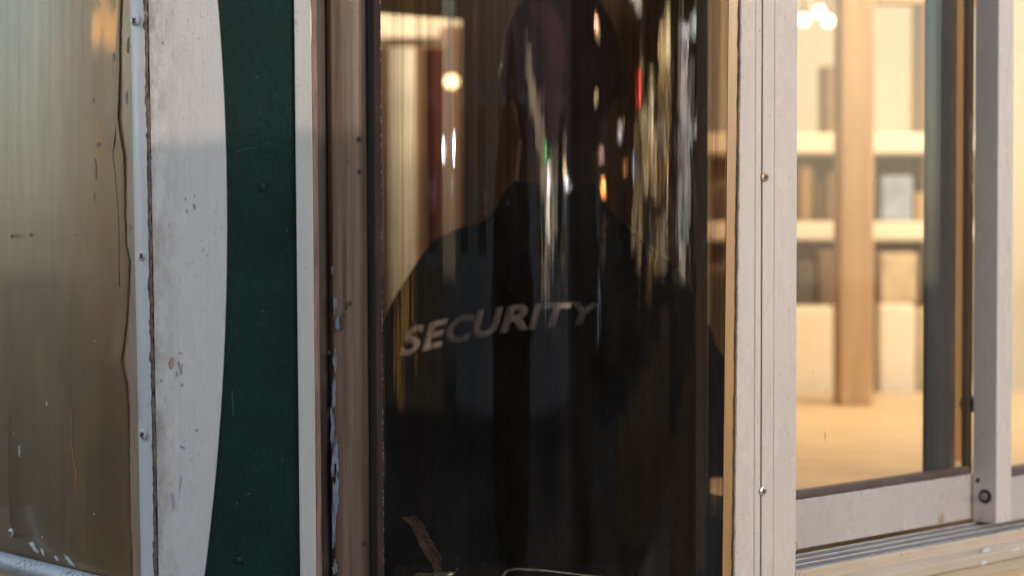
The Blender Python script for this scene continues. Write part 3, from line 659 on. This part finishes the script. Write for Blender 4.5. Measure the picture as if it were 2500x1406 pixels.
# ceiling light panels of the shop (a lit shop: the photograph shows it)
def area(name, loc, sx, sy, e, c, rot=(0, 0, 0)):
    l = bpy.data.lights.new(name, 'AREA'); l.shape = 'RECTANGLE'; l.size = sx; l.size_y = sy; l.energy = e; l.color = c
    o = bpy.data.objects.new(name, l); COL.objects.link(o); o.location = loc; o.rotation_euler = rot; return o
area('shop_ceiling_light', (.95, 1.6, ZT - .02), .8, .8, 11.5, (1, .77, .50))

# ================================================================== PEOPLE
import time as _t
def remesh(name, parts, vox, m, parent, smooth=6):
    """one continuous surface out of overlapping tapered limbs"""
    V = []; F = []
    def ball(c, r, rot=0., nu=16, nv=10):
        o = len(V); cr, sr = math.cos(rot), math.sin(rot)
        for i in range(nv + 1):
            th = math.pi * i / nv
            for j in range(nu):
                ph = 2 * math.pi * j / nu
                x, y, z = r[0] * math.sin(th) * math.cos(ph), r[1] * math.sin(th) * math.sin(ph), r[2] * math.cos(th)
                V.append((c[0] + x * cr + z * sr, c[1] + y, c[2] - x * sr + z * cr))
        for i in range(nv):
            for j in range(nu): F.append((o + i * nu + j, o + (i + 1) * nu + j, o + (i + 1) * nu + (j + 1) % nu, o + i * nu + (j + 1) % nu))
    for p in parts:
        if p[0] == 'e': ball(p[1], p[2], p[3], 24, 16)      # ellipsoid: centre, radii, rotation about y
        else:                              # capsule: a, b, ra, rb, flat (depth factor)
            _, a, b, ra, rb, fl = p; a = Vector(a); b = Vector(b); n = 9
            for k in range(n + 1):
                f = k / n; c = a.lerp(b, f); r = ra + (rb - ra) * f; ball(c, (r, r * fl, r))
    me = bpy.data.meshes.new(name); me.from_pydata(V, [], F); me.update()
    tmp = bpy.data.objects.new('tmp', me); COL.objects.link(tmp)
    r = tmp.modifiers.new('r', 'REMESH'); r.mode = 'VOXEL'; r.voxel_size = vox
    s = tmp.modifiers.new('s', 'SMOOTH'); s.factor = .6; s.iterations = smooth
    dg = bpy.context.evaluated_depsgraph_get(); me2 = bpy.data.meshes.new_from_object(tmp.evaluated_get(dg)); me2.name = name
    bpy.data.objects.remove(tmp); me2.materials.clear()
    return link(name, me2, m, parent, smooth=True)
def person(x, y, fz, face, label, sc=1., head_dx=0., head=True, cap=True, raise_arms=False, bulk=1., droop=0.):
    root = empty('person', (x, y, fz), label, 'person')
    def P(a, b, c): return Vector((x + a * sc, y + b * sc * face, fz + c * sc))
    body = []
    cap_ = lambda a, b, ra, rb, fl=1.: body.append(('c', a, b, ra * sc, rb * sc, fl))
    hx = head_dx
    body.append(('e', P(hx, .0, 1.655), (.078 * sc, .098 * sc, .115 * sc), 0))
    body.append(('e', P(hx, .035, 1.605), (.058 * sc, .070 * sc, .075 * sc), 0))
    body.append(('e', P(hx, .103, 1.635), (.012 * sc, .018 * sc, .022 * sc), 0))       # nose
    for s in (-1, 1): body.append(('e', P(hx + s * .080, -.005, 1.645), (.010 * sc, .018 * sc, .032 * sc), 0))   # ears
    cap_(P(hx * .8, -.01, 1.60), P(0, -.02, 1.44), .052, .060)
    cap_(P(0, 0, 1.23), P(0, 0, 1.12), .125, .125, .75); cap_(P(0, 0, 1.12), P(0, 0, .95), .13, .15, .75)
    arms = []
    for s in (-1, 1):
        cap_(P(s * .05, -.01, 1.37), P(s * .185, -.01, 1.30 - (droop if s > 0 else 0)), .055, .052)
        if raise_arms: pts = [P(s * .19, 0, 1.30), P(s * .27, .14, 1.16), P(s * .09, .36, 1.36)]
        else: dr = droop if s > 0 else 0; pts = [P(s * .190, -.01, 1.28 - dr), P(s * .232, -.03, 1.03), P(s * .235, .08, .80)]
        arms.append(pts); cap_(pts[0], pts[1], .052, .040); cap_(pts[1], pts[2], .040, .027)
        d = (pts[2] - pts[1]).normalized(); palm = pts[2] + d * .05 * sc
        body.append(('c', pts[2], palm + d * .02, .026 * sc, .030 * sc, 1.))
        for q, ln in enumerate((.065, .075, .07, .055)):
            o_ = Vector((0, (q - 1.5) * .019 * sc * face, 0)) if not raise_arms else Vector(((q - 1.5) * .0, 0, (q - 1.5) * .019 * sc))
            a = palm + o_ + d * .02; bb = a + d * ln * .55 * sc; cc = bb + (d * .8 + Vector((-s * .6, 0, 0))).normalized() * ln * .45 * sc
            cap_(a, bb, .009, .0085); cap_(bb, cc, .0085, .0075)
        th = pts[2] + d * .02; cap_(th, th + (d * .7 + Vector((-s * .5, face * .6, 0))).normalized() * .06 * sc, .011, .009)
        cap_(P(s * .09, 0, .93), P(s * .10, .01, .50), .088, .058); cap_(P(s * .10, .01, .50), P(s * .10, -.01, .10), .056, .038)
        cap_(P(s * .10, -.03, .05), P(s * .11, .14, .035), .042, .032)
    b = remesh('body', body, .007, M_skin, root, 4)
    # clothes
    jk = []
    jc = lambda a, b_, ra, rb, fl=1.: jk.append(('c', a, b_, ra * sc * bulk, rb * sc * bulk, fl / bulk))
    jc(P(0, -.005, 1.28), P(0, 0, 1.10), .175, .175, .74); jc(P(0, 0, 1.10), P(0, 0, .86), .175, .185, .76)
    jc(P(0, -.02, 1.43), P(0, -.02, 1.39), .086, .100, .95)          # collar
    for s in (-1, 1):
        dr = droop if s > 0 else 0
        jc(P(s * .045, -.015, 1.39), P(s * .125, -.015, 1.355 - dr * .75), .074, .074); jc(P(s * .125, -.015, 1.355 - dr * .75), P(s * .168, -.01, 1.30 - dr), .074, .070, 1.)
        p = arms[0 if s < 0 else 1]; jc(p[0] + Vector((0, 0, -.03)), p[1], .076, .064); jc(p[1], p[1].lerp(p[2], .93), .064, .048)
    j = remesh('jacket', jk, .009, M_jacket, root, 5)
    tr = []
    for s in (-1, 1):
        tr.append(('c', P(s * .085, 0, .92), P(s * .10, .01, .50), .112 * sc, .085 * sc, 1.)); tr.append(('c', P(s * .10, .01, .5), P(s * .10, -.01, .10), .085 * sc, .072 * sc, 1.))
    remesh('trousers', tr, .013, M_cloth, root, 3)
    for s in (-1, 1): remesh('shoe', [('c', P(s * .10, -.04, .045), P(s * .11, .17, .04), .052 * sc, .042 * sc, 1.)], .01, M_black, root, 3)
    if cap:
        remesh('cap', [('e', P(hx, -.008, 1.675), (.086 * sc, .106 * sc, .108 * sc), 0), ('e', P(hx, -.03, 1.60), (.066 * sc, .078 * sc, .09 * sc), 0), ('e', P(hx, .10, 1.70), (.07 * sc, .075 * sc, .012 * sc), 0)], .007, M_cap, root, 3)
    else: remesh('hair', [('e', P(hx, -.012, 1.68), (.087 * sc, .102 * sc, .105 * sc), 0)], .007, M_cloth, root, 3)
    for s in (-1, 1):
        bm = bmesh.new(); bmesh.ops.create_uvsphere(bm, u_segments=12, v_segments=8, radius=.011 * sc, matrix=Matrix.Translation(P(hx + s * .031, .088, 1.655))); obj('eye', bm, M_print, b, smooth=True)
    bm = bmesh.new(); m_ = P(hx, .104, 1.592); box(bm, (m_.x - .022, m_.y - .004, m_.z - .003), (m_.x + .022, m_.y + .004, m_.z + .004)); obj('mouth', bm, M_rust, b)
    return root, j
gx = at(1345, 700, .6).x
guard, jacket = person(gx, .62, .125, 1, 'security guard in a black jacket seen from behind through the tinted glass', .965, head_dx=.014, droop=.042)
tx = bpy.data.textures.new('folds', 'CLOUDS'); tx.noise_scale = .11; tx.noise_depth = 2
dm = jacket.modifiers.new('folds', 'DISPLACE'); dm.texture = tx; dm.strength = .020; dm.mid_level = .5; dm.texture_coords = 'GLOBAL'
# ---- SECURITY print: every letter laid on the back of the jacket
bpy.context.view_layer.update()
bv = BVHTree.FromObject(jacket, bpy.context.evaluated_depsgraph_get())
inv = jacket.matrix_world.inverted()
letters = [('S', 1005, 831, 18, 66), ('E', 1062, 817, 14, 66), ('C', 1124, 803, 11, 66), ('U', 1191, 788, 9, 66), ('R', 1255, 777, 7, 64), ('I', 1306, 773, 3, 62), ('T', 1362, 769, 0, 60), ('Y', 1432, 766, -3, 56)]
wid = dict(S=50, E=54, C=58, U=62, R=60, I=18, T=58, Y=60)
for ch, px, py, rot, hh in letters:
    cu = bpy.data.curves.new('t', 'FONT'); cu.body = ch; cu.size = 1; cu.offset = .036; cu.shear = .25; cu.align_x = 'CENTER'; cu.resolution_u = 6
    to = bpy.data.objects.new('t', cu); COL.objects.link(to)
    me = bpy.data.meshes.new_from_object(to.evaluated_get(bpy.context.evaluated_depsgraph_get())); bpy.data.objects.remove(to)
    bm = bmesh.new(); bm.from_mesh(me)
    bmesh.ops.triangulate(bm, faces=bm.faces)
    xs = [v.co.x for v in bm.verts]; ys = [v.co.y for v in bm.verts]; x0, x1, y0, y1 = min(xs), max(xs), min(ys), max(ys)
    bmesh.ops.subdivide_edges(bm, edges=bm.edges, cuts=2)
    a = R(rot); ca, sa = math.cos(a), math.sin(a)
    wpx = wid[ch] * 1.05 + (10 if ch != 'I' else 14)
    for v in bm.verts:
        u_ = ((v.co.x - x0) / (x1 - x0) - .5) * wpx; w_ = ((v.co.y - y0) / (y1 - y0) - .5) * hh
        X = px + u_ * ca ; Y = py - (w_ + u_ * sa)
        d = ray(X, Y).normalized(); hit = bv.ray_cast(inv @ CAM, (inv.to_3x3() @ d).normalized())
        p = jacket.matrix_world @ hit[0] if hit[0] else at(X, Y, .45)
        v.co = p - d * .0015
    me2 = bpy.data.meshes.new('letter'); bm.to_mesh(me2); bm.free()
    lo = link('letter', me2, M_print, jacket); lo.parent = jacket; lo.matrix_parent_inverse = jacket.matrix_world.inverted()
    sm = lo.modifiers.new('s', 'SOLIDIFY'); sm.thickness = .0006
    lo['label'] = 'pale grey italic letter %s of the word on the jacket' % ch

# things inside the bay at the bottom
tb = at(1150, 1330, .16)
bm = bmesh.new(); pts = [at(1226, 1440, .10), at(1228, 1408, .10), at(1238, 1394, .10), at(1262, 1389, .10), at(1330, 1393, .105), at(1420, 1404, .115), at(1480, 1412, .12), at(1500, 1440, .12)]
tube(bm, pts, .0026, 12); tag(obj('chrome_handle', bm, M_chrome, smooth=True), 'bent chrome bar handle at the bottom edge of the tinted glass', 'handle')
bm = bmesh.new()
for f in range(2):
    base = [(984, 1262), (1006, 1285), (1022, 1320), (1034, 1350), (1056, 1378), (1062, 1395)] if f == 0 else [(1012, 1258), (1034, 1282), (1046, 1308), (1062, 1332), (1074, 1360), (1080, 1390)]
    if f == 0: L0 = base
    else: L1 = base
rows = []
for i in range(6):
    for sgn in ((0,) if i == 5 else (0, .33, .66)):
        f = sgn; 
        def lr(A): return (A[i][0] + (A[min(i + 1, 5)][0] - A[i][0]) * f + random.uniform(-2, 2), A[i][1] + (A[min(i + 1, 5)][1] - A[i][1]) * f)
        a = lr(L0); b = lr(L1); rows.append([bm.verts.new(at(a[0] + (b[0] - a[0]) * q, a[1] + (b[1] - a[1]) * q, .058 + .004 * random.random() + .004 * math.sin(q * 3.1))) for q in (0, .25, .5, .75, 1)])
for a, b in zip(rows, rows[1:]):
    for j in range(4): bm.faces.new([a[j], a[j + 1], b[j + 1], b[j]])
tp_ = tag(obj('torn_tape', bm, simple('torn_tape', (.17, .135, .125), .7, var=.6, sc=110, bstr=1, bd=.002)), 'torn brown tape stuck inside the lower left of the tinted glass', 'tape')
tp_.modifiers.new('s', 'SOLIDIFY').thickness = .0008
bm = bmesh.new(); c = at(1068, 1398, .10); 
for i in range(5): bmesh.ops.create_icosphere(bm, subdivisions=2, radius=.006, matrix=Matrix.Translation(c + Vector((random.uniform(-.02, .01), random.uniform(-.005, .005), random.uniform(-.004, .001)))) @ Matrix.Diagonal((2.4, 1, .35, 1)))
tag(obj('crumpled_foil', bm, M_chrome, smooth=True), 'small crumpled silver foil below the torn tape', 'foil')
bm = bmesh.new(); box(bm, (-.15, .07, .141), (.16, .40, 1.066)); tag(obj('desk', bm, M_dark), 'dark desk inside the booth below the tinted glass', 'desk')

# ================================================================== THE STREET THE GLASS MIRRORS
root, pj = person(0, -2.78, .12, 1, 'photographer in a wide dark rain poncho standing on the pavement, mirrored in the glass', 1.04, cap=False, raise_arms=True, bulk=2.15)
M_win = simple('dark_window', (.03, .035, .045), .1, var=.2); M_lit = emit('lit_window', (1, .72, .38), 2.2)
def building(x, y, w, d, h, m, label, face, n=(3, 4), lit=.3, dim=(1.1, 1.4), first=0):
    b = empty('building', (x, y, 0), label, 'building')
    rot = Matrix.Translation((x, y, 0)) @ Matrix.Rotation(face, 4, 'Z')
    bm = bmesh.new(); box(bm, (-w / 2, -d, 0), (w / 2, 0, h)); bm.transform(rot); obj('wall', bm, m, b)
    bm = bmesh.new(); box(bm, (-w / 2 - .15, -d - .15, h), (w / 2 + .15, .15, h + .3)); bm.transform(rot); obj('roof', bm, M_slab, b)
    wm = None
    for i in range(n[0]):
        for j in range(first, n[1]):
            cx = (i + .5) / n[0] * w - w / 2; cz = 1.0 + j * 3.0 + .9
            bm = bmesh.new(); box(bm, (cx - dim[0] / 2, .003, cz - dim[1] / 2), (cx + dim[0] / 2, .05, cz + dim[1] / 2)); bm.transform(rot)
            f = obj('window', bm, M_trim, b)
            bm = bmesh.new(); box(bm, (cx - dim[0] / 2 + .08, .051, cz - dim[1] / 2 + .08), (cx + dim[0] / 2 - .08, .06, cz + dim[1] / 2 - .08)); bm.transform(rot)
            obj('pane', bm, M_lit if random.random() < lit else M_win, f)
M_b1 = simple('grey_render', (.42, .41, .44), .8); M_b2 = simple('ochre_render', (.42, .30, .16), .8); M_b3 = simple('dark_brick', (.10, .065, .05), .85); M_b4 = simple('dark_render', (.06, .055, .05), .8); M_b5 = simple('pale_render', (.5, .42, .30), .8)
building(-3.2, -15, 6.5, 8, 9, M_b1, 'grey rendered building opposite the booth', 0, (3, 3), 0)
building(3.3, -15, 6.4, 8, 12, M_b1, 'tall grey building opposite the booth, right of the first', 0, (3, 3), 0)
building(14.2, -16, 15, 6, 4.0, M_b4, 'long low dark shed across the street to the right', 0, (4, 1), 0)
building(19, -9, 7, 8, 10, M_b4, 'dark rendered building across the street to the right', R(50), (3, 3), 0)
building(20, -1, 9, 8, 10, M_b3, 'dark brick building far along the street to the right', R(75), (3, 3), 0)
building(-10.2, -11.5, 7, 8, 8, M_b2, 'ochre rendered house across the street to the left', R(-38), (3, 2), 0)
building(-14.5, -2.5, 8, 8, 8, M_b5, 'pale rendered house far to the left of the booth', R(-75), (3, 2), 0, first=1)

# lamps in the street: small lanterns and hanging tube lights on wires, mirrored as streaks
EM = {}
def em(c, s):
    k = (c, s)
    if k not in EM: EM[k] = emit('lamp_glow', c, s * .5)
    return EM[k]
BLUR = 26
def lampset(name, label, items, D, par=None):
    root = None; mesh = {}
    for (px, py, w, h, c, s, *dd) in items:
        D_ = dd[0] if dd else D
        p = refl(px, py, D_); k = (D_ + 2.4) / FPX; hz = max(.05, (h - BLUR * .8) * k)
        # width: angular squeeze of the bent glass
        kw = (refl(px + 1, py, D_) - p).xy.length; wx = max(.010, w * kw)
        if root is None: root = empty(name, (p.x, p.y, .0), label, 'lights'); 
        bm = bmesh.new(); q = (CAM.xy - p.xy); ang = math.atan2(q.y, q.x)
        lathe(bm, [(wx * .18, -hz / 2 - .01), (wx * .5, -hz / 2 + .01), (wx * .5, hz / 2 - .01), (wx * .18, hz / 2 + .01)], 12, Matrix.Translation(p))
        obj('lamp', bm, em(c, s), root, smooth=True)
    return root
Wh = (1, .96, .98); Vi = (.86, .88, 1); Wm = (1, .74, .42); Am = (1, .52, .16); Or = (1, .32, .08); Rd = (1, .05, .03); Gn = (.08, 1, .25); Bl = (.6, .75, 1); Cr = (1, .88, .66)
singles = [(1452, 65, 7, 52, Or, 60), (1452, 65, 4, 45, Wh, 60, 8.6), (1461, 85, 4, 45, Wm, 7), (1449, 252, 3, 45, Wm, 6), (1454, 248, 3, 45, Wm, 6), (1511, 335, 3, 46, Wh, 12), (1521, 325, 2.5, 45, Wm, 8),
           (1467, 386, 5, 42, (1, .6, .55), 8), (1525, 424, 4, 44, Or, 8), (1471, 466, 6, 36, Or, 34), (1478, 480, 3, 36, Or, 8), (1332, 380, 3.5, 70, Gn, 9), (1378, 418, 5, 50, Wm, 14), (1383, 448, 4, 34, Vi, 24), (1394, 456, 4, 30, Vi, 30),
           (1341, 440, 6, 90, Wh, 9), (1340, 520, 5, 150, Cr, 6), (1336, 640, 3, 200, Cr, 2.6), (1351, 560, 4, 160, Wm, 3.5), (1348, 420, 3, 120, Wm, 5), (1558, 232, 4, 100, Rd, 10), (1548, 425, 3, 90, Bl, 7), (1395, 520, 3, 160, Cr, 3), (1379, 380, 2, 110, Wm, 3),
           (1083, 372, 5, 58, Vi, 60), (1108, 366, 7, 76, Vi, 60), (1102, 460, 3, 30, Bl, 4), (1443, 1240, 6, 105, (1, .2, .06), 10), (1443, 1120, 4.5, 560, (1, .12, .06), 1.6), (868, 330, 8, 100, Bl, 3)]
lampset('street_lamps', 'scattered coloured lamps along the far street, mirrored as streaks in the glass', [(*q[:5], q[5] * (2 if q[5] > 5 else 1), *q[6:]) for q in singles], 9)
it = []
rnd = random.Random(3)
for i in range(95):                         # golden shop-front tubes
    px = 1544 + 92 * rnd.random() ** .8; top = max(-60, 300 - (px - 1545) * 3.6)
    py = rnd.triangular(top, 760, top + 120); it.append((px, py, rnd.uniform(.4, 1.2), rnd.uniform(50, 210), rnd.choice((Wm, Cr, Wm, Am, (1, .8, .4))), rnd.uniform(3, 22) * (1 if py < 520 else .5), 7.5 + rnd.uniform(-.3, .3)))
lampset('light_curtain', 'curtain of golden tube lights hung on a shop front, mirrored in the glass', it, 7.5)
it = []
for i in range(60):
    px = rnd.triangular(1647, 1699, 1670); py = rnd.triangular(80, 740, 300)
    it.append((px, py, rnd.uniform(1.5, 5), rnd.uniform(60, 200), rnd.choice((Wh, Vi, (.8, 1, .95), Cr, (1, .8, .75))), rnd.uniform(.6, 4.5), 5 + rnd.uniform(-.2, .2)))
it += [(1664, 110, 3, 70, (.85, 1, .95), 16), (1673, 115, 5, 80, Wh, 22), (1691, 85, 4, 70, (.85, 1, .95), 12), (1671, 170, 4, 90, Wh, 9), (1693, 340, 2, 40, Wh, 10)]
lampset('light_curtain', 'curtain of cool white tube lights hung beside the golden one, mirrored in the glass', it, 5)
it = []
for i in range(26):                         # faint chain running down to the right
    f = i / 25; px = 1287 + 45 * f ** .8 + rnd.uniform(-5, 5); py = 140 + 330 * f + rnd.uniform(-15, 15)
    it.append((px, py, rnd.uniform(2.5, 5), rnd.uniform(80, 150), rnd.choice((Wm, Cr, (1, .8, .6))), rnd.uniform(.8, 3)))
for i in range(46):
    px = rnd.choice((rnd.uniform(1326, 1356), rnd.uniform(1350, 1480))); py = rnd.uniform(420, 760); it.append((px, py, rnd.uniform(.9, 2.2), rnd.uniform(90, 240), rnd.choice((Cr, Bl, Wm)), rnd.uniform(.5, 2.0) * (1.6 if px < 1356 else 1)))
for i in range(14):
    px = rnd.uniform(958, 1032); py = rnd.uniform(640, 900); it.append((px, py, rnd.uniform(2, 4.5), rnd.uniform(120, 260), Am, rnd.uniform(.6, 1.8), 6))
lampset('lantern_chain', 'sagging chain of dim warm lanterns across the street, mirrored in the glass', it, 9.5)

# unseen board added beside the camera: its straight top edge shades the lower part of the left panels
p = at(640, 333, 0); t = 3.2; e = p + sdir * t; hd = Vector((sdir.x, sdir.y, 0)).normalized(); pd = Vector((-hd.y, hd.x, 0))
ib = empty('shade_board', (e.x, e.y, .12), 'tall blank grey board on two feet standing beside the photographer', 'board')
a_ = math.atan2(pd.y, pd.x); bx = Matrix.Translation((e.x, e.y, 0)) @ Matrix.Rotation(a_, 4, 'Z')
bm = bmesh.new(); box(bm, (-.42, -.02, .25), (.14, .02, e.z)); bm.transform(bx); obj('board', bm, M_b4, ib, bevel=.004)
for s_ in (-.40, .10):
    bm = bmesh.new(); box(bm, (s_, -.25, .121), (s_ + .03, .25, .16)); box(bm, (s_, -.02, .1605), (s_ + .03, .02, .2495)); bm.transform(bx); obj('foot', bm, M_dark, ib)
# two warm square lamps on the left, mirrored by the film
def prefl(px, py, D):
    d = ray(px, py).normalized(); h = onplane(px, py, E, nl); return h + (d - 2 * d.dot(nl) * nl) * D
rl = None
for (px, py, w, h_, c, s_) in ((116, 68, .22, .10, Am, 16), (268, 32, .18, .13, Am, 14), (150, 350, .12, .08, Am, 3), (64, 22, .03, .1, Gn, 4)):
    g = prefl(px, py, 5.0)
    if rl is None: rl = empty('wall_lamps', (g.x, g.y, g.z), 'warm square lamps to the left, mirrored in the bronze film', 'lights')
    bm = bmesh.new(); box(bm, (g.x - w / 2, g.y - w / 2, g.z - h_ / 2), (g.x + w / 2, g.y + w / 2, g.z + h_ / 2)); obj('lamp', bm, em(c, s_), rl, bevel=.01)

# unseen wooden panels added under the light curtains, mirrored as the low brown haze
def backdrop(px0, px1, D, ptop, label):
    a = refl(px0, 565, D); b = refl(px1, 565, D); z1 = 1.5 - (ptop - 565) / FPX * (D + 2.4)
    out = Vector((a.x + b.x, a.y + b.y, 0)).normalized() * .6
    t_ = empty('mirror_backdrop', (a.x, a.y, 0), label, 'backdrop'); n = 5
    for i in range(n):
        p0 = a.lerp(b, i / n); p1 = a.lerp(b, (i + .96) / n); bm = bmesh.new()
        prism(bm, [(p0.x, p0.y), (p1.x, p1.y), (p1.x + out.x * .05, p1.y + out.y * .05), (p0.x + out.x * .05, p0.y + out.y * .05)], .0, z1 - (n - 1 - i) * .11); obj('panel', bm, M_backdrop, t_)
    bm = bmesh.new(); a = a.lerp(b, .8); prism(bm, [(a.x - .02, a.y - .02), (b.x - .02, b.y - .02), (b.x + out.x, b.y + out.y), (a.x + out.x, a.y + out.y)], z1 + .001, z1 + .03); obj('top', bm, M_backdrop, t_)
M_backdrop = simple('backdrop_wood', (.30, .19, .09), .7, var=.35, sc=2, stretch=(3, 3, .4))
backdrop(1512, 1640, 7.9, 800, 'added brown wooden stall under the golden light curtain, mirrored in the glass')
backdrop(1643, 1712, 5.4, 790, 'added brown wooden stall under the cool white light curtain, mirrored in the glass')
# small scratches and smears on the window glass
wpn = [o for o in win.children if o.name.startswith('pane')][0]
for i, (x, y, a, b, g_) in enumerate(((2024, 745, .0008, .0045, .2), (2030, 747, .0006, .004, .15), (2036, 742, .0006, .003, -.1), (2088, 815, .002, .0012, .4), (2094, 819, .001, .0012, .2), (2096, 855, .0006, .004, .1), (2104, 860, .0006, .0035, .1), (2076, 838, .0014, .001, 0), (2015, 1064, .0007, .006, .1), (2018, 1080, .0007, .0007, 0), (1985, 910, .0009, .0012, 0), (2017, 958, .0014, .0016, 0), (2005, 812, .0012, .001, .2), (2160, 840, .001, .001, 0), (2190, 1120, .006, .0006, .1), (2070, 1150, .008, .0006, .15))):
    blob('smear', wp_(x, y, -.006), uw, UZ, nw, a, b, M_ledge, wpn, seed=300 + i, ang=g_, h=.0002)
M_gs = simple('green_scuff', (.012, .055, .05), .7, var=.5, sc=200)
for i, (x, y, a, b, g_) in enumerate(((600, 365, 26, 1.6, .15), (655, 352, 14, 1.2, -.1), (578, 372, 8, 5, .4), (628, 190, 3, 3, 0), (607, 1205, 4, 3, .3), (578, 1230, 2.5, 5, 0), (700, 560, 2, 9, .1), (568, 980, 2, 30, .05), (640, 760, 2, 4, .5), (690, 1120, 3, 2, 0))):
    blob('scuff', at(x, y, .0068), UX, UZ, NY, a * px2, b * px2, M_gs if i not in (2,) else M_dark, gp, seed=400 + i, ang=g_, h=.0002)
